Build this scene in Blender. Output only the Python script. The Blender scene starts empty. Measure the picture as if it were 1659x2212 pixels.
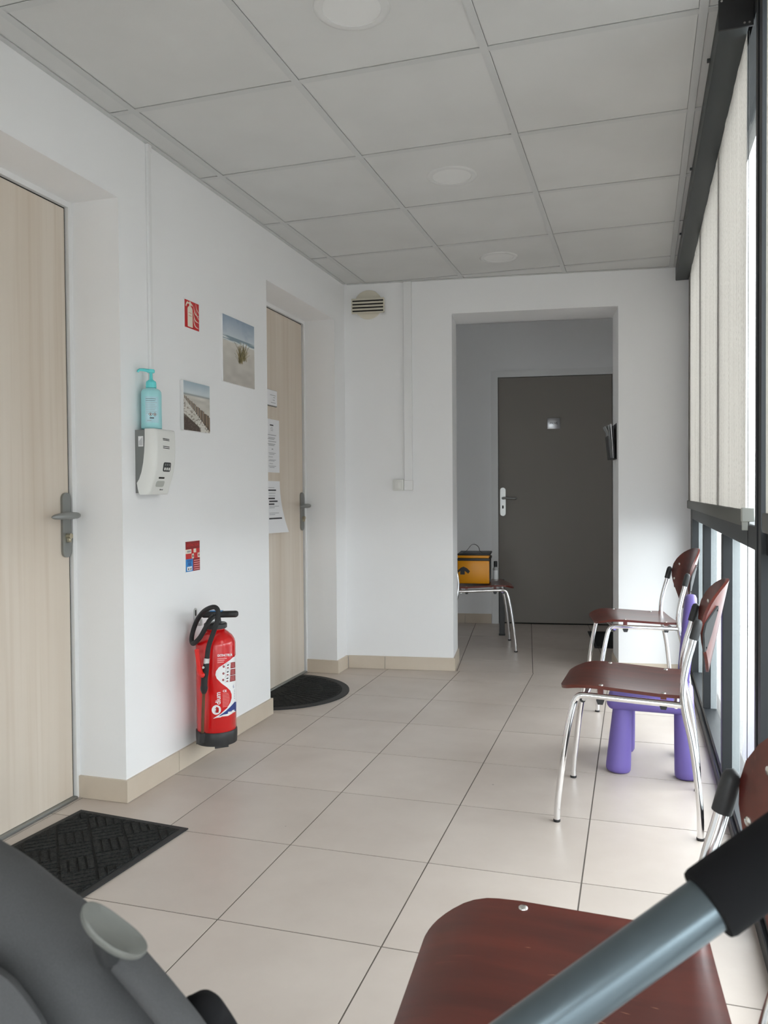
import bpy, bmesh, math, random
import numpy as np
from mathutils import Vector, Matrix
random.seed(7)
rng = np.random.default_rng(7)
PI = math.pi
S = bpy.context.scene
COL = S.collection

# ------------------------------------------------------------------ camera
FPX = 1745.75; YAW = -0.30012; PITCH = -0.02212; ROLL = -0.00735; CAMZ = 1.0895
def cam_axes():
    cy, sy, cp, sp, cr, sr = math.cos(YAW), math.sin(YAW), math.cos(PITCH), math.sin(PITCH), math.cos(ROLL), math.sin(ROLL)
    f = Vector((sy*cp, cy*cp, sp)); r = Vector((cy, -sy, 0)); u = r.cross(f)
    return r*cr + u*sr, u*cr - r*sr, f
CR, CU, CF = cam_axes()
cd = bpy.data.cameras.new('camera'); cam = bpy.data.objects.new('camera', cd); COL.objects.link(cam)
M = Matrix((( CR.x, CU.x, -CF.x, 0), (CR.y, CU.y, -CF.y, 0), (CR.z, CU.z, -CF.z, CAMZ), (0, 0, 0, 1)))
cam.matrix_world = M
cd.sensor_fit = 'HORIZONTAL'; cd.sensor_width = 24.0; cd.lens = FPX*24.0/1659
cd.clip_start = 0.02; cd.clip_end = 200
cd.dof.use_dof = True; cd.dof.focus_distance = 3.0; cd.dof.aperture_fstop = 12.0
S.camera = cam
def pix(u, v, depth):            # photo pixel at a chosen distance -> point
    return Vector((0, 0, CAMZ)) + (CR*((u-829.5)/FPX) - CU*((v-1106)/FPX) + CF)*depth

# ------------------------------------------------------------------ world, exposure
W = bpy.data.worlds.new('overcast_sky'); S.world = W; W.use_nodes = True
bg = W.node_tree.nodes['Background']; bg.inputs[0].default_value = (0.93, 0.97, 1.0, 1); bg.inputs[1].default_value = 4.0
vs = S.view_settings
vs.view_transform = 'Standard'; vs.look = 'None'; vs.gamma = 1.0; vs.use_curve_mapping = False; vs.exposure = 1.08
S.cycles.use_denoising = True
S.cycles.max_bounces = 12; S.cycles.diffuse_bounces = 7; S.cycles.transparent_max_bounces = 12

# ------------------------------------------------------------------ materials
def P(name, col, rough=0.5, metal=0.0, spec=0.5, coat=0.0, coat_rough=0.1, **k):
    m = bpy.data.materials.new(name); m.use_nodes = True
    b = m.node_tree.nodes['Principled BSDF']
    b.inputs['Base Color'].default_value = (*col, 1); b.inputs['Roughness'].default_value = rough
    b.inputs['Metallic'].default_value = metal; b.inputs['Specular IOR Level'].default_value = spec
    b.inputs['Coat Weight'].default_value = coat; b.inputs['Coat Roughness'].default_value = coat_rough
    for a, v in k.items(): b.inputs[a.replace('_', ' ')].default_value = v
    return m
def srgb(r, g, b):
    f = lambda c: (c/255/12.92 if c/255 <= 0.04045 else ((c/255+0.055)/1.055)**2.4)
    return (f(r), f(g), f(b))
def nodes(m): return m.node_tree.nodes, m.node_tree.links, m.node_tree.nodes['Principled BSDF']
def coords(m, scale=(1, 1, 1), kind='Object'):
    n, l, b = nodes(m)
    tc = n.new('ShaderNodeTexCoord'); mp = n.new('ShaderNodeMapping'); mp.inputs['Scale'].default_value = scale
    l.new(tc.outputs[kind], mp.inputs['Vector']); return mp.outputs['Vector']
def noise_mix(m, c1, c2, scale, vec=None, detail=4, lo=0.35, hi=0.65, rough=0.5):
    n, l, b = nodes(m)
    t = n.new('ShaderNodeTexNoise'); t.inputs['Scale'].default_value = scale; t.inputs['Detail'].default_value = detail; t.inputs['Roughness'].default_value = rough
    if vec is not None: l.new(vec, t.inputs['Vector'])
    r = n.new('ShaderNodeValToRGB'); r.color_ramp.elements[0].position = lo; r.color_ramp.elements[1].position = hi
    r.color_ramp.elements[0].color = (*c1, 1); r.color_ramp.elements[1].color = (*c2, 1)
    l.new(t.outputs['Fac'], r.inputs['Fac']); return r.outputs['Color'], t.outputs['Fac']
def bump(m, fac, strength=0.1, dist=0.002):
    n, l, b = nodes(m); q = n.new('ShaderNodeBump'); q.inputs['Strength'].default_value = strength; q.inputs['Distance'].default_value = dist
    l.new(fac, q.inputs['Height']); l.new(q.outputs['Normal'], b.inputs['Normal'])
def mixc(m, a, b_, fac, mode='MIX'):
    n, l, b = nodes(m); x = n.new('ShaderNodeMix'); x.data_type = 'RGBA'; x.blend_type = mode
    for sock, v in ((x.inputs[6], a), (x.inputs[7], b_)):
        if isinstance(v, tuple): sock.default_value = (*v, 1)
        else: l.new(v, sock)
    if isinstance(fac, float): x.inputs[0].default_value = fac
    else: l.new(fac, x.inputs[0])
    return x.outputs[2]

def wall_paint(name, c):
    m = P(name, c, 0.75, spec=0.25); n, l, b = nodes(m)
    v = coords(m)
    col, f = noise_mix(m, tuple(x*0.985 for x in c), c, 2.0, v)
    l.new(col, b.inputs['Base Color'])
    _, f2 = noise_mix(m, c, c, 220.0, v, 2); bump(m, f2, 0.12, 0.001)
    return m
MW = wall_paint('white_wall_paint', (0.85, 0.85, 0.855))
MTRIMW = P('white_satin_paint', (0.78, 0.78, 0.78), 0.4)
MBAR = P('grid_white_metal', (0.565, 0.57, 0.565), 0.6, spec=0.3)
MCT = P('ceiling_tile_face', (0.63, 0.63, 0.62), 0.9, spec=0.1)
n, l, b = nodes(MCT); v = coords(MCT); c_, f_ = noise_mix(MCT, (0.61, 0.61, 0.60), (0.645, 0.645, 0.635), 3.0, v, 6); l.new(c_, b.inputs['Base Color'])
_, f2 = noise_mix(MCT, (0,0,0), (1,1,1), 150.0, v, 3); bump(MCT, f2, 0.15, 0.001)

def tile_mat(name, c1, c2, rough):
    m = P(name, c1, rough, spec=0.5); n, l, b = nodes(m)
    g = n.new('ShaderNodeNewGeometry')
    col, f = noise_mix(m, c1, c2, 2.2, g.outputs['Position'], 8, 0.3, 0.7, 0.6)
    oi = n.new('ShaderNodeObjectInfo')
    hs = n.new('ShaderNodeHueSaturation'); mr = n.new('ShaderNodeMapRange')
    mr.inputs[3].default_value = 0.965; mr.inputs[4].default_value = 1.035
    l.new(oi.outputs['Random'], mr.inputs[0]); l.new(mr.outputs[0], hs.inputs['Value']); l.new(col, hs.inputs['Color'])
    # sparse specks and scuffs
    vo = n.new('ShaderNodeTexVoronoi'); vo.inputs['Scale'].default_value = 3.1; l.new(g.outputs['Position'], vo.inputs['Vector'])
    rs = n.new('ShaderNodeValToRGB'); rs.color_ramp.elements[0].position = 0.006; rs.color_ramp.elements[1].position = 0.016
    rs.color_ramp.elements[0].color = (1,1,1,1); rs.color_ramp.elements[1].color = (0,0,0,1); l.new(vo.outputs['Distance'], rs.inputs['Fac'])
    out = mixc(m, hs.outputs['Color'], (0.18, 0.15, 0.13), rs.outputs['Color'])
    l.new(out, b.inputs['Base Color'])
    _, f2 = noise_mix(m, c1, c1, 9.0, g.outputs['Position'], 5)
    mr2 = n.new('ShaderNodeMapRange'); mr2.inputs[3].default_value = rough-0.05; mr2.inputs[4].default_value = rough+0.1
    l.new(f2, mr2.inputs[0]); l.new(mr2.outputs[0], b.inputs['Roughness'])
    return m
MFT = tile_mat('beige_floor_tile', srgb(184, 172, 163), srgb(198, 187, 178), 0.36)
MBT = tile_mat('beige_skirting_tile', srgb(196, 182, 165), srgb(208, 196, 180), 0.4)
MGR = P('grey_grout', (0.14, 0.12, 0.105), 0.9)

def wood_mat(name, c1, c2, c3, scale, rough=0.45, **k):
    m = P(name, c1, rough, **k); n, l, b = nodes(m)
    col, f = noise_mix(m, c1, c2, 1.0, coords(m, scale), 6, 0.3, 0.7)
    col2, f2 = noise_mix(m, (0, 0, 0), (1, 1, 1), 1.0, coords(m, tuple(s*4 for s in scale)), 4, 0.45, 0.75)
    out = mixc(m, col, c3, f2 if False else col2)
    l.new(out, b.inputs['Base Color']); return m
MOAK = P('pale_oak_laminate', (0.5, 0.43, 0.36), 0.5, spec=0.35)
n, l, b = nodes(MOAK)
ca, fa = noise_mix(MOAK, srgb(206, 192, 176), srgb(222, 212, 200), 1.0, coords(MOAK, (7, 7, 0.35)), 5, 0.3, 0.7)
cb, fb = noise_mix(MOAK, (0, 0, 0), (1, 1, 1), 1.0, coords(MOAK, (38, 38, 0.9)), 4, 0.5, 0.85)
l.new(mixc(MOAK, ca, srgb(190, 171, 151), mixc(MOAK, (0, 0, 0), cb, 0.55)), b.inputs['Base Color'])

MGD = P('grey_door_paint', srgb(140, 134, 128), 0.5, spec=0.3)
MALU = P('satin_aluminium', srgb(150, 152, 150), 0.42, metal=0.85)
MALUL = P('pale_aluminium', srgb(205, 205, 203), 0.35, metal=0.7)
MBRASS = P('nickel_lock', srgb(190, 182, 160), 0.3, metal=0.9)
MDK = P('dark_gap', (0.02, 0.018, 0.016), 0.9)
MCHR = P('chrome', (0.86, 0.86, 0.87), 0.07, metal=1.0)
MBLK = P('black_plastic', (0.018, 0.018, 0.019), 0.45)
MBPL = P('charcoal_plastic', (0.03, 0.031, 0.032), 0.5)
MRUB = P('black_rubber', (0.012, 0.012, 0.013), 0.65)
MRIV = P('steel_rivet', (0.75, 0.74, 0.70), 0.25, metal=0.9)
MANT = P('anthracite_aluminium', srgb(42, 44, 46), 0.45, spec=0.25)
MLALU = P('light_grey_aluminium', srgb(188, 194, 196), 0.5, spec=0.4)
MANT2 = P('anthracite_cassette', srgb(60, 64, 65), 0.45, spec=0.35)
MBARB = P('grey_bottom_bar', srgb(92, 93, 88), 0.5)
# dark red-brown stained plywood
MPLY = P('mahogany_plywood', srgb(104, 40, 28), 0.32, spec=0.5, coat=0.35, coat_rough=0.18)
n, l, b = nodes(MPLY)
ca, fa = noise_mix(MPLY, srgb(78, 27, 20), srgb(104, 41, 29), 1.0, coords(MPLY, (3, 26, 26)), 6, 0.3, 0.7)
cb, fb = noise_mix(MPLY, (0, 0, 0), (1, 1, 1), 1.0, coords(MPLY, (9, 120, 60)), 3, 0.66, 0.74)
l.new(mixc(MPLY, ca, srgb(120, 56, 41), mixc(MPLY, (0, 0, 0), cb, 0.4)), b.inputs['Base Color'])
MPUR = P('purple_plastic', srgb(110, 95, 164), 0.5, spec=0.4)
MRED = P('red_enamel', srgb(206, 16, 20), 0.22, spec=0.5, coat=0.5, coat_rough=0.08)
MREDP = P('red_plastic', srgb(220, 32, 26), 0.35)
MREDS = P('red_sign_print', srgb(196, 36, 36), 0.35)
MREDD = P('dark_red_print', srgb(140, 22, 26), 0.35)
MWP = P('white_print', (0.82, 0.82, 0.82), 0.45)
MINK = P('black_ink', (0.03, 0.03, 0.035), 0.6)
MGINK = P('grey_ink', (0.38, 0.38, 0.40), 0.6)
MBLUE = P('blue_print', srgb(40, 60, 130), 0.4)
MSKY = P('light_blue_print', srgb(40, 130, 200), 0.4)
MPINK = P('pink_print', srgb(235, 150, 150), 0.4)
MCREAM = P('cream_print', srgb(230, 222, 205), 0.4)
MWPL = P('white_plastic', srgb(222, 222, 218), 0.4)
MIVO = P('ivory_plastic', srgb(214, 208, 192), 0.45)
MGPL = P('grey_plastic', srgb(118, 120, 118), 0.5)
MLGP = P('light_grey_plastic', srgb(176, 178, 172), 0.45)
MLEV = P('grey_lever_plastic', srgb(108, 109, 105), 0.4)
MTURQ = P('turquoise_plastic', srgb(105, 214, 216), 0.25, spec=0.5)
MTURB = P('turquoise_bottle', srgb(168, 224, 228), 0.3, Transmission_Weight=0.12, IOR=1.3)
MTLAB = P('pale_blue_label', srgb(176, 214, 224), 0.3)
MBRN = P('brown_brass_tube', srgb(96, 66, 42), 0.4, metal=0.3)
MPAP = P('white_paper', (0.80, 0.80, 0.82), 0.7, spec=0.2)
MYEL = P('yellow_vinyl', srgb(226, 150, 10), 0.35)
MMAT = P('black_carpet_rubber', (0.016, 0.017, 0.017), 0.85, spec=0.2)
n, l, b = nodes(MMAT); cc, ff = noise_mix(MMAT, (0.010, 0.011, 0.011), (0.03, 0.031, 0.03), 160.0, coords(MMAT), 4); l.new(cc, b.inputs['Base Color']); bump(MMAT, ff, 0.5, 0.003)
MFAB = P('grey_stroller_fabric', srgb(92, 93, 95), 0.9, spec=0.15)
n, l, b = nodes(MFAB); cc, ff = noise_mix(MFAB, srgb(77, 77, 78), srgb(82, 82, 83), 900.0, coords(MFAB), 2); l.new(cc, b.inputs['Base Color']); bump(MFAB, ff, 0.08, 0.0005)
MFOAM = P('black_foam', (0.010, 0.010, 0.011), 0.9, spec=0.15)
MTUBE = P('slate_anodised_tube', srgb(100, 111, 117), 0.30, metal=0.75)
MDIFF = P('lamp_diffuser', (0.74, 0.74, 0.73), 0.5)
MLRING = P('lamp_ring', (0.66, 0.66, 0.65), 0.45)
MCLEAR = P('clear_acrylic', (0.9, 0.9, 0.9), 0.08, Transmission_Weight=0.8, IOR=1.2)
MGND = P('pale_paving', (0.34, 0.34, 0.335), 0.85)

def glass_mat():
    m = bpy.data.materials.new('window_glass'); m.use_nodes = True; n = m.node_tree.nodes; l = m.node_tree.links; n.clear()
    o = n.new('ShaderNodeOutputMaterial'); mx = n.new('ShaderNodeMixShader'); t = n.new('ShaderNodeBsdfTransparent'); g = n.new('ShaderNodeBsdfGlossy')
    t.inputs[0].default_value = (0.95, 0.97, 0.97, 1); g.inputs['Roughness'].default_value = 0.0
    lw = n.new('ShaderNodeLayerWeight'); lw.inputs[0].default_value = 0.5
    p = n.new('ShaderNodeMath'); p.operation = 'POWER'; p.inputs[1].default_value = 5.0; l.new(lw.outputs['Facing'], p.inputs[0])
    ma = n.new('ShaderNodeMath'); ma.operation = 'MULTIPLY_ADD'; ma.inputs[1].default_value = 0.46; ma.inputs[2].default_value = 0.04; l.new(p.outputs[0], ma.inputs[0])
    l.new(ma.outputs[0], mx.inputs[0]); l.new(t.outputs[0], mx.inputs[1]); l.new(g.outputs[0], mx.inputs[2]); l.new(mx.outputs[0], o.inputs[0])
    return m
MGLASS = glass_mat()
def blind_mat():
    m = bpy.data.materials.new('blind_fabric'); m.use_nodes = True; n = m.node_tree.nodes; l = m.node_tree.links; n.clear()
    o = n.new('ShaderNodeOutputMaterial')
    tc = n.new('ShaderNodeTexCoord'); mp = n.new('ShaderNodeMapping'); mp.inputs['Scale'].default_value = (1, 55, 0.5); l.new(tc.outputs['Object'], mp.inputs[0])
    tx = n.new('ShaderNodeTexNoise'); tx.inputs['Scale'].default_value = 1.0; tx.inputs['Detail'].default_value = 5; l.new(mp.outputs[0], tx.inputs['Vector'])
    mp2 = n.new('ShaderNodeMapping'); mp2.inputs['Scale'].default_value = (1, 300, 90); l.new(tc.outputs['Object'], mp2.inputs[0])
    tx2 = n.new('ShaderNodeTexNoise'); tx2.inputs['Scale'].default_value = 1.0; tx2.inputs['Detail'].default_value = 2; l.new(mp2.outputs[0], tx2.inputs['Vector'])
    ad = n.new('ShaderNodeMath'); ad.operation = 'ADD'; l.new(tx.outputs['Fac'], ad.inputs[0]); l.new(tx2.outputs['Fac'], ad.inputs[1])
    r = n.new('ShaderNodeValToRGB'); r.color_ramp.elements[0].position = 0.75; r.color_ramp.elements[1].position = 1.25
    r.color_ramp.elements[0].color = (*srgb(166, 161, 155), 1); r.color_ramp.elements[1].color = (*srgb(204, 200, 195), 1)
    hv = n.new('ShaderNodeMath'); hv.operation = 'MULTIPLY'; hv.inputs[1].default_value = 1.0; l.new(ad.outputs[0], hv.inputs[0]); l.new(hv.outputs[0], r.inputs[0])
    d = n.new('ShaderNodeBsdfDiffuse'); t = n.new('ShaderNodeBsdfTranslucent'); l.new(r.outputs[0], d.inputs[0]); l.new(r.outputs[0], t.inputs[0])
    m1 = n.new('ShaderNodeMixShader'); m1.inputs[0].default_value = 0.58; l.new(d.outputs[0], m1.inputs[1]); l.new(t.outputs[0], m1.inputs[2])
    tr = n.new('ShaderNodeBsdfTransparent'); m2 = n.new('ShaderNodeMixShader'); m2.inputs[0].default_value = 0.03
    l.new(m1.outputs[0], m2.inputs[1]); l.new(tr.outputs[0], m2.inputs[2]); l.new(m2.outputs[0], o.inputs[0]); return m
MBLIND = blind_mat()
def attr_mat(name):
    m = P(name, (1, 1, 1), 0.6, spec=0.25); n, l, b = nodes(m)
    a = n.new('ShaderNodeVertexColor'); a.layer_name = 'print'; l.new(a.outputs['Color'], b.inputs['Base Color']); return m
MPRINT = attr_mat('photo_print')

# ------------------------------------------------------------------ mesh helpers
class MB:
    def __init__(s): s.v = []; s.f = []
    def add(s, vs_, fs):
        o = len(s.v); s.v += [tuple(p) for p in vs_]; s.f += [tuple(i+o for i in f) for f in fs]; return s
    def box(s, x0, x1, y0, y1, z0, z1):
        return s.add([(x0,y0,z0),(x1,y0,z0),(x1,y1,z0),(x0,y1,z0),(x0,y0,z1),(x1,y0,z1),(x1,y1,z1),(x0,y1,z1)],
                     [(0,3,2,1),(4,5,6,7),(0,1,5,4),(1,2,6,5),(2,3,7,6),(3,0,4,7)])
    def rbox(s, x0, x1, y0, y1, z0, z1, r, seg=2):
        bm = bmesh.new(); bmesh.ops.create_cube(bm, size=1)
        for q in bm.verts: q.co = Vector(((x0+x1)/2+q.co.x*(x1-x0), (y0+y1)/2+q.co.y*(y1-y0), (z0+z1)/2+q.co.z*(z1-z0)))
        bmesh.ops.bevel(bm, geom=bm.edges[:]+bm.verts[:], offset=r, segments=seg, profile=0.5, affect='EDGES')
        bm.verts.index_update(); s.add([q.co[:] for q in bm.verts], [[q.index for q in f.verts] for f in bm.faces]); bm.free(); return s
    def prism(s, poly, z0, z1, fn=None):
        n = len(poly); a = sum(poly[i][0]*poly[(i+1)%n][1]-poly[(i+1)%n][0]*poly[i][1] for i in range(n))
        if a < 0: poly = poly[::-1]
        vv = [(p[0], p[1], z0) for p in poly]+[(p[0], p[1], z1) for p in poly]
        if fn: vv = [fn(*q) for q in vv]
        return s.add(vv, [tuple(range(n-1, -1, -1)), tuple(range(n, 2*n))]+[(i, (i+1)%n, n+(i+1)%n, n+i) for i in range(n)])
    def slab(s, poly, y0, y1):      # polygon in local x,z standing in front of a wall, thickness along y
        return s.prism(poly, y0, y1, lambda a, b_, c: (a, c, b_))
    def tube(s, path, r, n=12, caps=True, up=None):
        path = [Vector(p) for p in path]; rr = r if isinstance(r, (list, tuple)) else [r]*len(path)
        t0 = (path[1]-path[0]).normalized(); a = Vector((0,0,1)) if abs(t0.z) < 0.9 else Vector((1,0,0))
        nrm = t0.cross(a).normalized(); vs_ = []
        for i, p in enumerate(path):
            t = ((path[min(i+1, len(path)-1)]-path[max(i-1, 0)])).normalized()
            nrm = (nrm - t*nrm.dot(t)).normalized(); bb = t.cross(nrm)
            for k in range(n):
                q = 2*PI*k/n; vs_.append(p+(nrm*math.cos(q)+bb*math.sin(q))*rr[i])
        fs = [(i*n+k, i*n+(k+1)%n, (i+1)*n+(k+1)%n, (i+1)*n+k) for i in range(len(path)-1) for k in range(n)]
        if caps: fs += [tuple(range(n-1, -1, -1)), tuple(range((len(path)-1)*n, len(path)*n))]
        return s.add(vs_, fs)
    def lathe(s, prof, n=32, c=(0, 0, 0), fn=None):
        vs_ = []; 
        for r, z in prof:
            for k in range(n): vs_.append((c[0]+r*math.cos(2*PI*k/n), c[1]+r*math.sin(2*PI*k/n), c[2]+z))
        if fn: vs_ = [fn(*q) for q in vs_]
        m = len(prof)
        return s.add(vs_, [(i*n+k, i*n+(k+1)%n, (i+1)*n+(k+1)%n, (i+1)*n+k) for i in range(m-1) for k in range(n)]+[tuple(range(n-1, -1, -1)), tuple(range((m-1)*n, m*n))])
    def grid(s, fn, nu, nv):
        vs_ = [fn(i/nu, j/nv) for j in range(nv+1) for i in range(nu+1)]
        return s.add(vs_, [(j*(nu+1)+i, j*(nu+1)+i+1, (j+1)*(nu+1)+i+1, (j+1)*(nu+1)+i) for j in range(nv) for i in range(nu)])
    def sheet(s, fn, nu, nv, off):   # closed thick sheet: fn(u,v) front, off(u,v) back
        a = len(s.v); s.grid(fn, nu, nv); b0 = len(s.v); w = nu+1
        vs_ = [off(i/nu, j/nv) for j in range(nv+1) for i in range(nu+1)]
        s.add(vs_, [(j*w+i, (j+1)*w+i, (j+1)*w+i+1, j*w+i+1) for j in range(nv) for i in range(nu)])
        rim = [i for i in range(nu)]+[j*w+nu for j in range(nv)]+[nv*w+i for i in range(nu, 0, -1)]+[j*w for j in range(nv, 0, -1)]
        k = len(rim)
        s.f += [(a+rim[(i+1)%k], a+rim[i], b0+rim[i], b0+rim[(i+1)%k]) for i in range(k)]; return s
    def text(s, body, size, fn, align='LEFT', bold=0.0, xs=1.0):
        c = bpy.data.curves.new('t', 'FONT'); c.body = body; c.size = size; c.align_x = align; c.resolution_u = 2; c.offset = bold
        o = bpy.data.objects.new('t', c); me = bpy.data.meshes.new_from_object(o)
        s.add([fn(q.co.x*xs, q.co.y) for q in me.vertices], [tuple(p.vertices) for p in me.polygons])
        bpy.data.objects.remove(o); bpy.data.curves.remove(c); bpy.data.meshes.remove(me); return s
    def build(s, name, mat, parent=None, smooth=None, loc=None):
        me = bpy.data.meshes.new(name); me.from_pydata(s.v, [], s.f); me.materials.append(mat)
        if smooth is not None:
            for p in me.polygons: p.use_smooth = True
            me.set_sharp_from_angle(angle=math.radians(smooth))
        me.update()
        o = bpy.data.objects.new(name, me); COL.objects.link(o)
        if parent is not None: o.parent = parent
        if loc is not None: o.location = loc
        return o
def tag(o, label=None, cat=None, group=None, kind=None):
    if label: o['label'] = label
    if cat: o['category'] = cat
    if group: o['group'] = group
    if kind: o['kind'] = kind
    return o
def thing(name, label, cat, loc=(0, 0, 0), rz=0.0, group=None):
    o = bpy.data.objects.new(name, None); COL.objects.link(o); o.location = loc; o.rotation_euler = (0, 0, rz); o.empty_display_size = 0.1
    return tag(o, label, cat, group)
def struct(name, loc=(0, 0, 0), rz=0.0):
    o = bpy.data.objects.new(name, None); COL.objects.link(o); o.location = loc; o.rotation_euler = (0, 0, rz); return tag(o, kind='structure')
def dup(o, parent=None):
    c = o.copy(); COL.objects.link(c); c.parent = parent
    for ch in [q for q in bpy.data.objects if q.parent == o and q is not c]: dup(ch, c)
    return c
def catmull(pts, n=6):
    pts = [Vector(p) for p in pts]; out = []
    for i in range(len(pts)-1):
        p0 = pts[max(i-1, 0)]; p1 = pts[i]; p2 = pts[i+1]; p3 = pts[min(i+2, len(pts)-1)]
        for k in range(n):
            t = k/n
            out.append(0.5*((2*p1)+(p2-p0)*t+(2*p0-5*p1+4*p2-p3)*t*t+(3*p1-p0-3*p2+p3)*t*t*t))
    return out+[pts[-1]]
def clip(poly, a, b_, c):           # keep a*x+b*y<=c
    out = []
    for i in range(len(poly)):
        p, q = poly[i], poly[(i+1) % len(poly)]; dp = a*p[0]+b_*p[1]-c; dq = a*q[0]+b_*q[1]-c
        if dp <= 0: out.append(p)
        if dp*dq < 0: t = dp/(dp-dq); out.append((p[0]+(q[0]-p[0])*t, p[1]+(q[1]-p[1])*t))
    return out
def area(poly): return abs(sum(poly[i][0]*poly[(i+1)%len(poly)][1]-poly[(i+1)%len(poly)][0]*poly[i][1] for i in range(len(poly)))/2) if len(poly) > 2 else 0

# ------------------------------------------------------------------ room layout (metres)
H = 2.392; XL = -1.725; YR = -2.4                      # ceiling, left wall face, rear wall
A0 = Vector((-1.725, 4.766)); RC = math.atan2(0.124, 0.9923); EX = Vector((math.cos(RC), math.sin(RC))); EY = Vector((-math.sin(RC), math.cos(RC)))
def cw(s, t, z=0.0): q = A0+EX*s+EY*t; return (q.x, q.y, z)   # back wall / corridor frame -> world
OP0, OP1, OPZ, TW, TF = 0.67, 1.65, 2.185, 0.31, 1.86
# ---- floor
FX, FY, SX, SY = -1.4645, 2.7543, 0.4412, 0.4609
fl = MB(); fl.prism([(-2.0, YR-0.1), (0.42, YR-0.1), (0.42, 5.3), (-2.0, 5.3)], -0.06, -0.0015)
fl.prism([cw(-1.3, 0.0)[:2], cw(2.2, 0.0)[:2], cw(2.2, TF+0.2)[:2], cw(-1.3, TF+0.2)[:2]], -0.06, -0.0016)
floor = tag(fl.build('floor', MGR), kind='structure')
g = 0.0022
na, nb = -EY.x, -EY.y
def lay(poly):
    if area(poly) > 0.0008: MB().prism(poly, -0.008, 0.0).build('floor_tile', MFT, floor)
for i in range(-2, 5):
    for j in range(-12, 6):
        x0, x1, y0, y1 = FX+(i-1)*SX+g, FX+i*SX-g, FY+(j-1)*SY+g, FY+j*SY-g
        p = [(x0, y0), (x1, y0), (x1, y1), (x0, y1)]
        p = clip(p, -1, 0, 1.965); p = clip(p, 1, 0, 0.345) if len(p) > 2 else p
        p = clip(p, EY.x, EY.y, A0.dot(EY)-g) if len(p) > 2 else p
        p = clip(p, 0, -1, -YR) if len(p) > 2 else p
        lay(p)
for i in range(-5, 5):
    for j in range(0, 6):
        s0, s1, t0, t1 = 0.69+(i-1)*0.459+g, 0.69+i*0.459-g, -0.1+(j)*0.45+g, -0.1+(j+1)*0.45-g
        s0, s1, t0, t1 = max(s0, -1.2), min(s1, 2.1), max(t0, g), min(t1, TF+0.02)
        if s1-s0 > 0.02 and t1-t0 > 0.02: lay([cw(s0, t0)[:2], cw(s1, t0)[:2], cw(s1, t1)[:2], cw(s0, t1)[:2]])

# ---- left wall with two deep door recesses
D1 = (1.49, 2.452, 2.135); D2 = (3.645, 4.59, 2.146); XD = -1.93
w = MB()
for y0, y1 in ((YR, D1[0]), (D1[1], D2[0]), (D2[1], 4.766)): w.box(XL-0.25, XL, y0, y1, 0, 2.46)
w.box(XL-0.25, XL, D1[0], D1[1], D1[2], 2.46); w.box(XL-0.25, XL, D2[0], D2[1], D2[2], 2.46)
wall_left = tag(w.build('wall_left', MW), kind='structure')
# skirting of cut tiles along the left wall and into the recesses
bl = struct('baseboard_left')
def skirt(parent, x0, x1, y0, y1): MB().box(x0, x1, y0, y1, 0.001, 0.08).build('skirting_tile', MBT, parent)
jg = 0.0015
skirt(bl, XL, XL+0.010, D1[1]-0.010, 2.785-jg); skirt(bl, XL, XL+0.010, 2.785+jg, 3.232-jg); skirt(bl, XL, XL+0.010, 3.232+jg, D2[0]+0.010)
skirt(bl, XL, XL+0.010, D2[1]-0.010, 4.757); skirt(bl, XD+0.012, XL, D1[1]-0.010, D1[1]); skirt(bl, XD+0.012, XL, D2[0], D2[0]+0.010); skirt(bl, XD+0.012, XL, D2[1]-0.010, D2[1])
for k in range(9):
    y0 = YR+0.445*k; skirt(bl, XL, XL+0.010, y0+jg, min(y0+0.445, D1[0]+0.01)-jg)
# ---- back wall with the opening, corridor shell
w = MB()
def cbox(m, s0, s1, t0, t1, z0, z1): return m.prism([cw(s0, t0)[:2], cw(s1, t0)[:2], cw(s1, t1)[:2], cw(s0, t1)[:2]], z0, z1)
cbox(w, -0.0, OP0, 0, TW, 0, 2.46); cbox(w, OP0, OP1, 0, TW, OPZ, 2.46); cbox(w, OP1, 2.075, 0, TW, 0, 2.46)
wall_back = tag(w.build('wall_back', MW), kind='structure')
bb = struct('baseboard_back')
def cskirt(s0, s1, t0, t1): cbox(MB(), s0, s1, t0, t1, 0.001, 0.08).build('skirting_tile', MBT, bb)
cskirt(0.012, 0.243-jg, -0.010, 0); cskirt(0.243+jg, OP0+0.010, -0.010, 0); cskirt(OP0, OP0+0.010, 0.001, TW); cskirt(OP1-0.010, OP1, 0.001, TW); cskirt(OP1-0.010, 2.06, -0.010, 0)
w = MB(); DS0, DS1, DZ = 0.885, 1.80, 2.046
cbox(w, -1.3, DS0-0.06, TF, TF+0.1, 0, 2.5); cbox(w, DS1+0.06, 2.2, TF, TF+0.1, 0, 2.5); cbox(w, DS0-0.06, DS1+0.06, TF, TF+0.1, DZ+0.06, 2.5)
tag(w.build('wall_corridor_far', MW), kind='structure')
tag(cbox(MB(), 2.10, 2.2, TW, TF, 0, 2.5).build('wall_corridor_right', MW), kind='structure')
w = cbox(MB(), -1.3, -1.2, TW, TF, 0, 0.9); cbox(w, -1.3, -1.2, TW, TF, 2.1, 2.5); cbox(w, -1.3, -1.2, TW, 0.92, 0.9, 2.1); cbox(w, -1.3, -1.2, 1.22, TF, 0.9, 2.1)
tag(w.build('wall_corridor_left', MW), kind='structure')
w2 = struct('window_2_added', cw(-1.25, 0), RC); MB().box(-0.02, 0.02, 0.92, 0.96, 0.9, 2.1).build('jamb', MANT, w2); MB().box(-0.02, 0.02, 1.18, 1.22, 0.9, 2.1).build('jamb', MANT, w2)  # unseen window, added only to let daylight into the corridor
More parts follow.
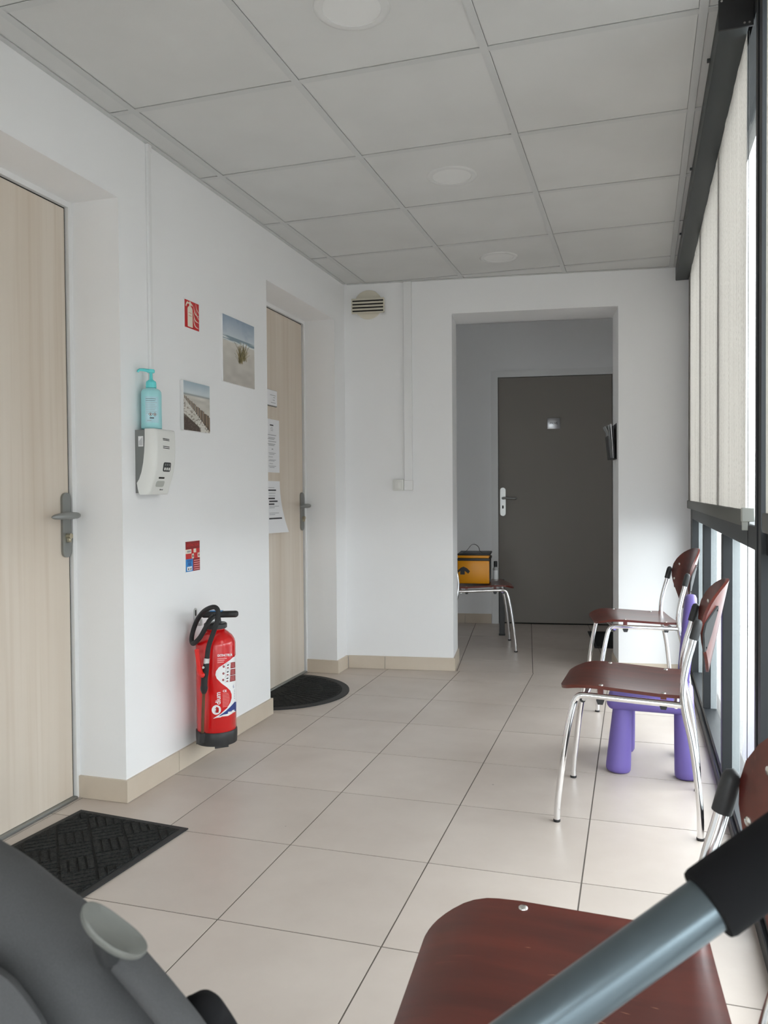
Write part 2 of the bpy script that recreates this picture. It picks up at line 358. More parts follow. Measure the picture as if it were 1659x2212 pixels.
MB().box(-0.02, 0.02, 0.96, 1.18, 0.9, 0.95).build('bottom_rail', MANT, w2); MB().box(-0.02, 0.02, 0.96, 1.18, 2.05, 2.1).build('head_rail', MANT, w2); MB().box(-0.004, 0.004, 0.96, 1.18, 0.95, 2.05).build('pane', MGLASS, w2)
p2 = bpy.data.lights.new('corridor_portal', 'AREA'); p2.shape = 'RECTANGLE'; p2.size = 0.3; p2.size_y = 1.2; p2.cycles.is_portal = True
p2o = bpy.data.objects.new('corridor_portal', p2); COL.objects.link(p2o); p2o.location = cw(-1.32, 1.07, 1.5); p2o.rotation_euler = (PI/2, 0, -PI/2+RC)
w = cbox(MB(), -1.3, 0.0, TW-0.1, TW, 0, 2.5); cbox(w, 2.075, 2.2, TW-0.1, TW, 0, 2.5); tag(w.build('wall_corridor_near', MW), kind='structure')
tag(cbox(MB(), -1.3, 2.2, TW, TF+0.1, 2.5, 2.56).build('ceiling_corridor', MW), kind='structure')
bc = struct('baseboard_corridor')
for k in range(5):
    s1 = 0.823-0.44*k*1.0; s0 = s1-0.44
    if k == 0: s0 = 0.60; 
    else: s1 = 0.60-0.44*(k-1); s0 = s1-0.44
    cbox(MB(), max(s0, -1.2)+jg, s1-jg, TF-0.010, TF, 0.001, 0.08).build('skirting_tile', MBT, bc)
RX0, RX1, RZ = -1.45, -0.10, 2.15
w = MB(); w.box(-2.0, RX0, YR-0.1, YR, 0, 2.46); w.box(RX1, 0.4, YR-0.1, YR, 0, 2.46); w.box(RX0, RX1, YR-0.1, YR, RZ, 2.46); tag(w.build('wall_rear', MW), kind='structure')
w3 = struct('window_3_added', (0, YR-0.05, 0)); f = MB(); f.box(RX0, RX0+0.06, -0.03, 0.03, 0, RZ); f.box(RX1-0.06, RX1, -0.03, 0.03, 0, RZ); f.box(RX0+0.06, RX1-0.06, -0.03, 0.03, RZ-0.06, RZ); f.box(RX0+0.06, RX1-0.06, -0.03, 0.03, 0, 0.08); f.build('frame', MANT, w3)  # unseen glazed door behind the camera, added for frontal daylight
MB().box(RX0+0.06, RX1-0.06, -0.004, 0.004, 0.08, RZ-0.06).build('pane', MGLASS, w3)
p3 = bpy.data.lights.new('rear_portal', 'AREA'); p3.shape = 'RECTANGLE'; p3.size = RX1-RX0; p3.size_y = RZ; p3.cycles.is_portal = True
p3o = bpy.data.objects.new('rear_portal', p3); COL.objects.link(p3o); p3o.location = ((RX0+RX1)/2, YR-0.12, RZ/2); p3o.rotation_euler = (PI/2, 0, 0)

# ---- suspended ceiling
w = MB(); w.box(-2.0, 0.42, YR-0.1, 5.4, 2.46, 2.5); ceiling = tag(w.build('ceiling', MCT), kind='structure')
CX, CY, CT = -1.6194, 2.3983, -0.0103; cc_, cs_ = math.cos(CT), math.sin(CT)
def cg(i, j): return (CX+0.6*(i*cc_-j*cs_), CY+0.6*(i*cs_+j*cc_))
def room_clip(p, m=0.0):
    p = clip(p, -1, 0, -XL-m)
    p = clip(p, 1, 0, 0.30-m) if len(p) > 2 else p
    p = clip(p, EY.x, EY.y, A0.dot(EY)-m) if len(p) > 2 else p
    return clip(p, 0, -1, -YR-m) if len(p) > 2 else p
e = 0.013/0.6
for i in range(-1, 4):
    for j in range(-9, 5):
        p = room_clip([cg(i+e, j+e), cg(i+1-e, j+e), cg(i+1-e, j+1-e), cg(i+e, j+1-e)], 0.006)
        if area(p) > 0.001: MB().prism(p, H+0.0035, H+0.018).build('ceiling_tile', MCT, ceiling)
hb = 0.012/0.6
for i in range(0, 4):
    p = room_clip([cg(i-hb, -9), cg(i+hb, -9), cg(i+hb, 5), cg(i-hb, 5)], 0.001)
    MB().prism(p, H, H+0.003).build('grid_bar', MBAR, ceiling)
for j in range(-8, 5):
    for i in range(-1, 4):
        p = room_clip([cg(i+hb, j-hb), cg(i+1-hb, j-hb), cg(i+1-hb, j+hb), cg(i+hb, j+hb)], 0.001)
        if area(p) > 0.0005: MB().prism(p, H+0.0002, H+0.003).build('grid_bar', MBAR, ceiling)
tag(MB().box(XL, XL+0.018, YR, 4.74, H-0.0015, H+0.002).build('trim_1', MBAR), kind='structure')
tag(cbox(MB(), 0.02, 2.02, -0.016, 0, H-0.0015, H+0.002).build('trim_2', MBAR), kind='structure')

# ---- window wall: dark aluminium frame, panes, light portal
WS = math.atan(0.005)
win = struct('window_1', (0.290, 0, 0), -WS)
YE = 5.02
def wb(name, x0, x1, y0, y1, z0, z1, mat=MANT, parent=None, r=0.0):
    m = MB(); (m.rbox(x0, x1, y0, y1, z0, z1, r, 1) if r else m.box(x0, x1, y0, y1, z0, z1)); return m.build(name, mat, parent or win)
wb('bottom_rail', -0.012, 0.10, YR, YE, -0.002, 0.045, r=0.003); wb('bottom_bead', 0.0, 0.06, YR, YE, 0.045, 0.07, r=0.003)
wb('transom', 0.0, 0.06, YR, YE, 0.935, 1.0, r=0.003); wb('head_rail', 0.0, 0.10, YR, YE, 2.325, 2.455)
MUL = [3.15, 4.06, 1.25, 0.35, -0.55, -1.45]
for y in MUL:
    for z0, z1 in ((0.07, 0.935), (1.0, 2.325)):
        mu = wb('mullion', 0.0, 0.034, y, y+0.055, z0, z1, r=0.002); wb('outer_cap', 0.034, 0.060, y+0.002, y+0.053, z0, z1, MLALU, mu)
wb('jamb', 0.0, 0.034, 4.86, YE, 0.07, 2.325); wb('outer_cap', 0.034, 0.075, 4.865, YE, 0.07, 2.325, MLALU); wb('jamb', 0.0, 0.10, YR, YR+0.06, 0.07, 2.325)
post = wb('post', 0.004, 0.11, 2.10, 2.27, 0.07, 2.325)
for y0, y1, d in ((2.235, 2.27, -0.004), (2.19, 2.222, -0.010), (2.15, 2.182, -0.004), (2.10, 2.142, -0.012)):
    wb('profile_strip', d, 0.004, y0, y1, 0.07, 2.325, parent=post)
segs = [(YR+0.06, -1.45), (-1.395, -0.55), (-0.495, 0.35), (0.405, 1.25), (1.305, 2.10), (2.27, 3.15), (3.205, 4.06), (4.115, 4.86)]
for y0, y1 in segs:
    for z0, z1 in ((0.07, 0.935), (1.0, 2.325)):
        wb('pane', 0.029, 0.035, y0-0.002, y1+0.002, z0-0.002, z1+0.002, MGLASS)
tag(MB().box(-40, 40, -40, 45, -0.25, -0.2).build('ground_outside', MGND), kind='structure')
tag(MB().box(1.9, 2.05, -8, 12, -0.2, 0.68).build('wall_added_outside', MW), kind='structure')  # unseen low wall, added to cut the light reaching the lower panes
pd = bpy.data.lights.new('window_portal', 'AREA'); pd.shape = 'RECTANGLE'; pd.size = 7.4; pd.size_y = 2.3; pd.cycles.is_portal = True
po = bpy.data.objects.new('window_portal', pd); COL.objects.link(po); po.location = (0.42, 1.31, 1.18); po.rotation_euler = (PI/2, 0, PI/2)

# ------------------------------------------------------------------ doors
def ellipsoid_lever(m, p0, p1, r, n=14):
    p0, p1 = Vector(p0), Vector(p1); pts = []; rs = []
    for k in range(n+1):
        t = k/n; pts.append(p0.lerp(p1, t)); rs.append(max(0.0012, r*math.sqrt(max(0, 1-(2*t-1)**2))*(1-0.15*t)))
    m.tube(pts, rs, 14)
def stadium(cx, cz, hw, hh, n=8):
    pts = []
    for k in range(n+1): a = PI*k/n; pts.append((cx+hw*math.cos(a), cz+hh-hw+hw*math.sin(a)))
    for k in range(n+1): a = PI+PI*k/n; pts.append((cx+hw*math.cos(a), cz-hh+hw+hw*math.sin(a)))
    return pts
# local frame: x to the viewer's right along the wall, y into the wall, z up
def left_door(name, d, hy):
    o = struct(name, (XD, 0, 0), PI/2)
    y0, y1, z1 = d; lw = 0.020
    MB().box(y0+lw+0.008, y1-lw-0.008, 0.0, 0.04, 0.012, z1-lw-0.006).build('door_leaf', MOAK, o)
    f = MB(); f.box(y1-lw, y1, -0.012, 0.044, 0.002, z1); f.box(y0, y0+lw, -0.012, 0.044, 0.002, z1); f.box(y0+lw, y1-lw, -0.012, 0.044, z1-lw, z1); f.build('door_frame', MTRIMW, o)
    r = MB(); r.box(y1-lw-0.008, y1-lw, 0.004, 0.044, 0.012, z1-lw); r.box(y0+lw, y1-lw-0.008, 0.004, 0.044, z1-lw-0.006, z1-lw); r.box(y0+lw, y0+lw+0.008, 0.004, 0.044, 0.012, z1-lw); r.build('seal', MDK, o)
    t = MB(); t.rbox(y0+lw, y1-lw, -0.018, 0.03, 0.0005, 0.011, 0.003, 1); t.build('threshold', MALU, o)
    pl = MB(); pl.slab(stadium(hy, 0.988, 0.0225, 0.115), -0.009, 0.0005); pl = pl.build('handle_plate', MALU, o, 35)
    lv = MB(); lv.tube([(hy, -0.009, 1.022), (hy, -0.042, 1.022), (hy-0.004, -0.05, 1.022)], 0.009, 12)
    pts = [(hy+0.012, -0.052, 1.022), (hy-0.02, -0.056, 1.0225), (hy-0.06, -0.056, 1.022), (hy-0.10, -0.052, 1.0205), (hy-0.125, -0.047, 1.019)]
    lv.tube(catmull(pts, 4), [0.004, 0.0085, 0.0105, 0.0115, 0.012, 0.0125, 0.013, 0.013, 0.013, 0.0125, 0.012, 0.011, 0.010, 0.009, 0.0075, 0.005, 0.002], 14)
    lv.build('lever', MALU, pl, 60)
    k = MB(); k.tube([(hy, -0.009, 0.949), (hy, -0.026, 0.949)], 0.0095, 16); k.rbox(hy-0.0055, hy+0.0055, -0.024, -0.008, 0.927, 0.945, 0.002, 1); k.build('lock_cylinder', MBRASS, pl, 40)
    return o
left_door('door_1', D1, 2.405)
left_door('door_2', D2, 4.538)
q = cw(0, TF); d3 = struct('door_3', q, RC)
MB().box(DS0, DS1, 0.004, 0.044, 0.012, DZ).build('door_leaf', MGD, d3)
f = MB(); f.box(DS0-0.06, DS0-0.004, -0.012, 0.05, 0, DZ+0.06); f.box(DS1+0.004, DS1+0.06, -0.012, 0.05, 0, DZ+0.06); f.box(DS0-0.004, DS1+0.004, -0.012, 0.05, DZ+0.004, DZ+0.06); f.build('door_frame', MTRIMW, d3)
MB().box(DS0-0.004, DS1+0.004, 0.03, 0.09, 0, DZ+0.004).build('seal', MDK, d3)
hp = MB().slab(stadium(0.919, 1.018, 0.0225, 0.118), -0.005, 0.0045).build('handle_plate', MALUL, d3, 35)
lv = MB(); lv.tube([(0.919, -0.005, 1.048), (0.919, -0.045, 1.048)], 0.010, 12)
lv.tube(catmull([(0.912, -0.05, 1.047), (0.94, -0.053, 1.05), (0.98, -0.052, 1.048), (1.02, -0.048, 1.046), (1.035, -0.046, 1.046)], 3), [0.006, 0.010, 0.010, 0.009, 0.009, 0.009, 0.009, 0.009, 0.010, 0.010, 0.009, 0.007, 0.003], 12); lv.build('lever', MALU, hp, 60)
MB().slab(stadium(0.919, 0.975, 0.006, 0.014), -0.0065, -0.004).build('keyhole', MDK, hp)

# ------------------------------------------------------------------ ceiling downlights
for x, y, lab in ((-0.724, 2.079, 'round recessed downlight in the ceiling opposite the near oak door'), (-0.715, 3.289, 'round recessed downlight in the ceiling above the middle of the waiting area'), (-0.715, 4.492, 'round recessed downlight in the ceiling beside the wall with the opening')):
    t = thing('downlight', lab, 'ceiling light', (x, y, H+0.0035), 0, 'recessed ceiling downlights')
    pr = [(0.078, 0.0), (0.08, -0.004), (0.092, -0.0055), (0.102, -0.003), (0.104, 0.0)]
    m = MB(); n_ = 48
    for r_, z_ in pr+[(0.104, 0.0002), (0.078, 0.0002)]:
        for k in range(n_): m.v.append((r_*math.cos(2*PI*k/n_), r_*math.sin(2*PI*k/n_), z_))
    m.f = [(i*n_+k, i*n_+(k+1) % n_, (i+1)*n_+(k+1) % n_, (i+1)*n_+k) for i in range(6) for k in range(n_)]
    m.build('ring', MLRING, t, 50)
    MB().lathe([(0.079, 0.0), (0.079, -0.002), (0.04, -0.0028), (0.001, -0.003)], 48).build('diffuser', MDIFF, t, 40)

# ------------------------------------------------------------------ roller blind
def roller_blind(label, Y0B, Y1B):
    bt = thing('roller_blind', label, 'blind', (0.290, 0, 0), -WS)
    cas = MB().rbox(-0.085, -0.012, Y0B, Y1B, 2.312, 2.390, 0.004, 2).build('cassette', MANT2, bt, 40)
    MB().rbox(-0.088, 0.0, Y0B-0.006, Y0B, 2.308, 2.391, 0.002, 1).build('end_cap', MBLK, cas, 40)
    for zz, xx in ((2.318, -0.024), (2.384, -0.08), (2.318, -0.012)): MB().tube([(xx, Y0B-0.008, zz), (xx, Y0B-0.005, zz)], 0.003, 8).build('screw', MRIV, cas)
    for k in range(3): MB().box(-0.094, -0.084, Y0B+0.28+0.85*k, Y0B+0.292+0.85*k, 2.374, 2.382).build('clip', MANT2, cas)
    def fab(u, v): y = Y0B+0.04+u*(Y1B-Y0B-0.05); z = 1.02+v*1.31; return (-0.013+0.0012*math.sin(y*21)+0.0008*math.sin(y*53+z*3), y, z)
    MB().sheet(fab, 90, 6, lambda u, v: (fab(u, v)[0]+0.0008, fab(u, v)[1], fab(u, v)[2])).build('fabric', MBLIND, bt, 60)
    bar = MB().rbox(-0.022, -0.004, Y0B+0.03, Y1B-0.005, 0.995, 1.040, 0.004, 2).build('bottom_bar', MBARB, bt, 40)
    m = MB(); m.rbox(-0.026, 0.006, Y0B+0.012, Y0B+0.034, 1.008, 1.046, 0.002, 1); m.rbox(-0.024, -0.010, Y0B+0.018, Y0B+0.032, 0.985, 1.01, 0.001, 1); m.build('cable_guide', MLGP, bar, 40)
    MB().tube([(-0.010, Y0B+0.022, 0.07), (-0.010, Y0B+0.022, 2.31)], 0.0011, 6).build('guide_cable', MBPL, bt)
roller_blind('beige woven roller blind in an anthracite cassette beside the wall opening', 2.34, 5.0)
roller_blind('unseen beige roller blind added to even the daylight beside the pushchair handle', -2.3, 2.02)  # second blind is out of view, added to soften light from the near bays

# ------------------------------------------------------------------ chairs
def seat_z(u, w_):
    kx = [-0.222, -0.21, -0.195, -0.175, -0.15, -0.10, 0.0, 0.10, 0.182]; kz = [0.436, 0.441, 0.446, 0.452, 0.457, 0.458, 0.452, 0.446, 0.446]
    return float(np.interp(u, kx, kz)) - 0.010*(1-(w_/0.2)**2)*float(np.interp(u, [-0.22, -0.1, 0.05, 0.182], [0.1, 0.6, 1.0, 0.7]))
def seat_hw(u):
    hw = 0.203
    if u < -0.122: hw = 0.103+0.10*math.sqrt(max(0, 1-((-0.122-u)/0.1)**2))
    if u > 0.160: hw = 0.181+0.022*math.sqrt(max(0, 1-((u-0.160)/0.022)**2))
    return hw
US = [-0.222, -0.2215, -0.219, -0.215, -0.209, -0.20, -0.19, -0.175, -0.16, -0.14, -0.122, -0.09, -0.05, 0.0, 0.05, 0.10, 0.14, 0.160, 0.168, 0.175, 0.180, 0.182]
def make_chair():
    root = thing('chair', 'x', 'chair')
    def top(a, b_):
        u = float(np.interp(a, np.linspace(0, 1, len(US)), US)); w_ = (2*b_-1)*seat_hw(u)
        return (u, w_, seat_z(u, w_))
    m = MB().sheet(top, len(US)-1, 18, lambda a, b_: (top(a, b_)[0]*0.992, top(a, b_)[1]*0.992, top(a, b_)[2]-0.011))
    seat = m.build('seat', MPLY, root, 45)
    for u in (-0.083, 0.112):
        for s in (-1, 1):
            z = seat_z(u, s*0.188)
            MB().lathe([(0.0075, -0.0005), (0.0072, 0.0012), (0.005, 0.0026), (0.0008, 0.003)], 14, (u, s*0.185, z)).build('rivet', MRIV, seat, 50)
            MB().box(u-0.009, u+0.009, s*0.193-0.007, s*0.193+0.007, 0.428, z-0.010).build('spacer', MPLY, seat)
    def mid(t): return 0.242+0.063*t
    ts = [0, 0.012, 0.03, 0.06, 0.10, 0.16, 0.23, 0.31, 0.40, 0.50, 0.60, 0.70, 0.79, 0.86, 0.91, 0.95, 0.975, 0.99, 0.998, 1.0]
    def bhw(t): return float(np.interp(t, [0, 0.012, 0.03, 0.06, 0.10, 0.16, 0.23, 0.31, 0.40, 0.50, 0.60, 0.70, 0.79, 0.86, 0.91, 0.95, 0.975, 0.99, 0.998, 1.0],
                                       [0.016, 0.028, 0.041, 0.056, 0.074, 0.096, 0.119, 0.142, 0.164, 0.180, 0.187, 0.184, 0.170, 0.150, 0.128, 0.100, 0.074, 0.049, 0.025, 0.010]))
    def bk(a, b_):
        t = float(np.interp(b_, np.linspace(0, 1, len(ts)), ts)); w_ = (2*a-1)*bhw(t)
        return (mid(t)-1.6*w_*w_, w_, 0.487+0.312*t)
    def bko(a, b_): p = bk(a, b_); return (p[0]+0.0095, p[1]*0.995, p[2])
    br = MB().sheet(bko, 18, len(ts)-1, bk).build('backrest', MPLY, root, 45)
    for s in (-1, 1):
        for w_, z in ((0.142, 0.706), (0.158, 0.628)):
            t = (z-0.487)/0.312; uu = mid(t)-1.6*w_*w_
            n_ = Vector((-1, -s*3.2*w_, 0)).normalized(); p = Vector((uu, s*w_, z))
            MB().tube([p-n_*0.001, p+n_*0.0015, p+n_*0.003], [0.0072, 0.007, 0.0035], 12).build('rivet', MRIV, br, 50)
        f = [(-0.222, 0.22, 0.006), (-0.219, 0.219, 0.064), (-0.206, 0.214, 0.179), (-0.193, 0.209, 0.277), (-0.177, 0.204, 0.36), (-0.166, 0.2005, 0.400), (-0.155, 0.2, 0.417), (-0.138, 0.2, 0.4225), (-0.10, 0.2, 0.422), (0.03, 0.2, 0.418), (0.170, 0.2, 0.414)]
        lg = MB().tube(catmull([(a, s*b_, c) for a, b_, c in f], 4), 0.0105, 14).build('leg', MCHR, root, 60)
        MB().lathe([(0.0112, 0.0), (0.0118, 0.002), (0.0115, 0.008), (0.0106, 0.0085)], 14, (-0.222, s*0.22, 0)).build('foot_cap', MBLK, lg, 40)
        r = [(0.222, 0.22, 0.006), (0.221, 0.219, 0.085), (0.212, 0.215, 0.19), (0.197, 0.209, 0.297), (0.177, 0.204, 0.39), (0.170, 0.2, 0.44), (0.170, 0.199, 0.475), (0.175, 0.198, 0.515), (0.186, 0.197, 0.566), (0.197, 0.196, 0.605), (0.208, 0.195, 0.650)]
        lg = MB().tube(catmull([(a, s*b_, c) for a, b_, c in r], 4), 0.011, 14).build('leg', MCHR, root, 60)
        MB().lathe([(0.0118, 0.0), (0.0124, 0.002), (0.0120, 0.008), (0.0111, 0.0085)], 14, (0.222, s*0.22, 0)).build('foot_cap', MBLK, lg, 40)
        # plastic mount gripping the upright and the back of the panel
        k = MB(); k.tube([(0.2015, s*0.1955, 0.625), (0.2085, s*0.195, 0.652), (0.2145, s*0.194, 0.676), (0.2165, s*0.1935, 0.684), (0.218, s*0.193, 0.688)], [0.0145, 0.0145, 0.014, 0.011, 0.004], 14)
        plate = [(0.186, 0.642), (0.186, 0.676), (0.165, 0.700), (0.136, 0.726), (0.128, 0.716), (0.138, 0.640), (0.150, 0.584), (0.160, 0.580), (0.172, 0.610)]
        vs_ = []; 
        for dd in (0.0097, 0.0155):
            for w_, z in plate: vs_.append((mid((z-0.487)/0.312)-1.6*w_*w_+dd, s*w_, z))
        npl = len(plate)
        k.add(vs_, [tuple(range(npl)), tuple(range(2*npl-1, npl-1, -1))]+[(i, npl+i, npl+(i+1) % npl, (i+1) % npl) for i in range(npl)])
        k = k.build('backrest_mount', MBPL, root, 40)
        for w_, z in ((0.1365, 0.712), (0.155, 0.594)):
            uu = mid((z-0.487)/0.312)-1.6*w_*w_+0.0155
            MB().tube([(uu-0.002, s*w_, z), (uu+0.0015, s*w_, z)], 0.0032, 8).build('screw', MBLK, k)
        for u in (-0.083, 0.112):
            MB().prism([(u-0.013, 0.411), (u-0.008, 0.397), (u+0.008, 0.397), (u+0.013, 0.411), (u+0.009, 0.416), (u-0.009, 0.416)], 0.190, 0.207, lambda a, b_, c: (a, s*c, b_)).build('stop', MBLK, root)
        MB().tube([(-0.140, s*0.197, 0.407), (-0.140, s*0.186, 0.407)], 0.010, 10).build('plug', MBLK, root, 40)
    for u, z in ((-0.135, 0.412), (0.150, 0.4095)):
        MB().tube([(u, -0.2, z), (u, 0.2, z)], 0.0085, 10).build('crossbar', MCHR, root, 60)
    return root
ch = make_chair()
spots = [((-0.012, 2.915, 0), math.radians(-3.0), 'chair standing just in front of the small purple chair'),
         ((0.006, 4.385, 0), math.radians(10), 'chair beside the wall opening, beyond the purple chair'),
         ((-0.068, 1.048, 0), math.radians(3.5), 'chair with scratched seat directly behind the pushchair handle'),
         ((-1.043, 5.70, 0), math.radians(180+14), 'chair in the dim corridor with a yellow bag on its seat')]
for i, (lc, rz, lab) in enumerate(spots):
    o = ch if i == 0 else dup(ch)
    if i == 2: scratched = [c for c in bpy.data.objects if c.parent == o and c.name.startswith('seat')][0]
    o.location = lc; o.rotation_euler = (0, 0, rz); tag(o, 'dark red plywood '+lab, 'chair', 'plywood and chrome visitor chairs')

MSCR = P('bare_wood_scratch', srgb(176, 128, 104), 0.6)
lc, rz = spots[2][0], spots[2][1]
for u0, v0, ln_, an in ((1192, 2103, 0.014, 0.2), (1236, 2087, 0.012, 0.05), (1415, 2159, 0.012, -0.2), (1350, 2172, 0.014, -0.25), (1112, 2176, 0.010, -0.1), (1300, 2196, 0.013, -0.3), (1140, 2050, 0.010, 0.0)):
    d_ = pix(u0, v0, 1.0)-Vector((0, 0, CAMZ)); p = Vector((0, 0, CAMZ))+d_*((0.449-CAMZ)/d_.z)-Vector(lc); p = Vector((p.x*math.cos(-rz)-p.y*math.sin(-rz), p.x*math.sin(-rz)+p.y*math.cos(-rz), 0))
    z_ = seat_z(p.x, p.y)+0.0006; dx, dy = math.cos(an)*ln_/2, math.sin(an)*ln_/2
    MB().add([(p.x-dx, p.y-dy, z_), (p.x+dx*0.2, p.y+dy*0.2-0.0007, z_), (p.x+dx, p.y+dy, z_), (p.x+dx*0.2, p.y+dy*0.2+0.0007, z_)], [(0, 1, 2, 3)]).build('scratch', MSCR, scratched)

# purple children's chair
t = thing('child_chair', 'small purple plastic child chair with thick conical legs and rounded back', 'chair', (0.075, 3.40, 0), math.radians(-3))
for sx in (-1, 1):
    for sy in (-1, 1):
        bx_, by_ = sx*0.128, sy*0.140; tx_, ty_ = sx*0.112, sy*0.125
        pts = []; rs = []
        for z, r_ in ((0.0, 0.036), (0.004, 0.043), (0.012, 0.047), (0.03, 0.047), (0.12, 0.0425), (0.20, 0.038), (0.262, 0.035)):
            a = z/0.262; pts.append((bx_+(tx_-bx_)*a, by_+(ty_-by_)*a, z)); rs.append(r_)
        MB().tube(pts, rs, 24).build('leg', MPUR, t, 50)
MB().rbox(-0.170, 0.150, -0.180, 0.180, 0.245, 0.305, 0.028, 4).build('seat', MPUR, t, 50)
def cb(a):   # back outline: narrow waist, round head
    pts = [(0.070, 0.30), (0.075, 0.36), (0.092, 0.42), (0.125, 0.48), (0.150, 0.54), (0.155, 0.59), (0.140, 0.635), (0.105, 0.665), (0.055, 0.68), (0.0, 0.684)]
    c = catmull([(x, z, 0) for x, z in pts], 3); c = [(q.x, q.y) for q in c]; return c+[(-x, z) for x, z in c[-2::-1]]
o_ = cb(0)
def lean(x, z, y): return (0.086+y+(z-0.30)*0.09, x, z)
m = MB(); k = len(o_)
rings = [(0.93, -0.002), (0.985, 0.004), (1.0, 0.014), (1.0, 0.026), (0.985, 0.036), (0.93, 0.042)]
for sc, yy in rings: m.v += [lean(x*sc, 0.49+(z-0.49)*(sc if z > 0.32 else 1), yy) for x, z in o_]
for r_ in range(len(rings)-1): m.f += [(r_*k+i, (r_+1)*k+i, (r_+1)*k+(i+1) % k, r_*k+(i+1) % k) for i in range(k)]
m.f += [tuple(range(k)), tuple(range(len(rings)*k-1, (len(rings)-1)*k-1, -1))]
m.build('backrest', MPUR, t, 50)

# ------------------------------------------------------------------ things on the left wall (x right, y into the wall)
def lw(name, label, cat, y, z, group=None): return thing(name, label, cat, (XL, y, z), PI/2, group)
# thin conduit
t = lw('cable_conduit', 'thin white vertical cable conduit on the wall above the turquoise bottle', 'conduit', 2.632, 1.335)
MB().rbox(-0.010, 0.010, -0.012, 0, 0.0, H-1.335-0.002, 0.002, 1).build('channel', MTRIMW, t, 40); MB().box(-0.011, 0.011, -0.0135, -0.0005, H-1.335-0.03, H-1.335-0.0025).build('end_collar', MTRIMW, t)
# hand-hygiene dispenser
t = lw('dispenser', 'white and grey wall mounted dispenser with a curved front below the bottle', 'dispenser', 2.533, 1.100)
W_ = 0.146; HB = 0.228
prof = [(0.046, 0.228), (0.0455, 0.19), (0.043, 0.15), (0.038, 0.11), (0.030, 0.075), (0.020, 0.05), (0.012, 0.038), (0.016, 0.0)]
m = MB(); poly = [(0.0, 0.0), (0.0, HB)]+[(a, b_) for a, b_ in prof]
m.prism([(a, b_) for a, b_ in poly], 0.0, W_, lambda a, b_, c: (c, -a, b_)); body = m.build('housing', MGPL, t)
zs = [0.232, 0.228, 0.19, 0.15, 0.11, 0.075, 0.05, 0.036, 0.015, 0.0, -0.006]
ins = [0.046, 0.046, 0.0455, 0.043, 0.038, 0.030, 0.020, 0.010, 0.014, 0.018, 0.022]
outd = [0.078, 0.082, 0.084, 0.084, 0.081, 0.075, 0.068, 0.062, 0.055, 0.050, 0.046]
def cov(a, b_):
    z = float(np.interp(1-b_, np.linspace(0, 1, len(zs)), zs)); i0 = float(np.interp(1-b_, np.linspace(0, 1, len(zs)), ins)); o0 = float(np.interp(1-b_, np.linspace(0, 1, len(zs)), outd))
    x = -0.002+a*(W_+0.004); e_ = min(a, 1-a); d = i0+(o0-i0)*min(1, math.sqrt(max(0, 1-(1-min(1, e_/0.12))**2)))
    return (x, -d, z)
cv = MB().sheet(cov, 28, 20, lambda a, b_: (cov(a, b_)[0], cov(a, b_)[1]+0.002 if 0.02 < a < 0.98 else cov(a, b_)[1]+0.004, cov(a, b_)[2])).build('cover', MWPL, t, 50)
def cf(x, z): return -float(np.interp(z, [-0.006, 0, 0.015, 0.036, 0.05, 0.075, 0.11, 0.15, 0.19, 0.228], [0.046, 0.05, 0.055, 0.062, 0.068, 0.075, 0.081, 0.084, 0.084, 0.082]))
def onc(poly, d, mat, name, par):   # shallow piece following the curved cover
    m = MB(); k = len(poly); m.v = [(x, cf(x, z)-d, z) for x, z in poly]+[(x, cf(x, z)+0.001, z) for x, z in poly]
    m.f = [tuple(range(k))[::-1], tuple(range(k, 2*k))]+[(i, (i+1) % k, k+(i+1) % k, k+i) for i in range(k)]; return m.build(name, mat, par)
def rrect(x0, x1, z0, z1, r, n=4):
    pts = []
    for cx, cz, a0 in ((x1-r, z1-r, 0), (x0+r, z1-r, PI/2), (x0+r, z0+r, PI), (x1-r, z0+r, 1.5*PI)):
        for k in range(n+1): a = a0+PI/2*k/n; pts.append((cx+r*math.cos(a), cz+r*math.sin(a)))
    return pts
for z in (0.197, 0.192, 0.169, 0.163): onc([(0.050, z), (0.092, z-0.001), (0.092, z+0.0015), (0.050, z+0.0025)], 0.0006, MDK, 'vent_slot', cv)
pn = onc(rrect(0.058, 0.105, 0.078, 0.112, 0.007), 0.0016, MBPL, 'keypad', cv)
for i in range(3):
    onc(rrect(0.064+0.014*i, 0.072+0.014*i, 0.083, 0.093, 0.002, 2), 0.0026, MWPL, 'key', pn); onc(rrect(0.064+0.014*i, 0.072+0.014*i, 0.100, 0.107, 0.002, 2), 0.0024, MGPL, 'key', pn)
onc(rrect(0.042, 0.078, 0.052, 0.058, 0.0028), 0.0012, MDK, 'slot', cv); onc(rrect(0.036, 0.088, 0.022, 0.044, 0.008), 0.0012, MLGP, 'display', cv)
for i, ww in enumerate((0.004, 0.003, 0.003, 0.0035)): onc([(0.070+0.0055*i, 0.010), (0.070+0.0055*i+ww, 0.010), (0.0708+0.0055*i+ww, 0.0145-0.001*(i > 0)), (0.0708+0.0055*i, 0.0145-0.001*(i > 0))], 0.0008, MINK, 'logo', cv)
m = MB(); m.box(-0.0008, 0.0, -0.034, -0.014, 0.168, 0.205); lb = m.build('side_label', MWP, body)
for k in range(4): MB().box(-0.0014, -0.0007, -0.031+0.004*k, -0.029+0.004*k, 0.172, 0.201-0.004*k).build('print_line', MGINK, lb)
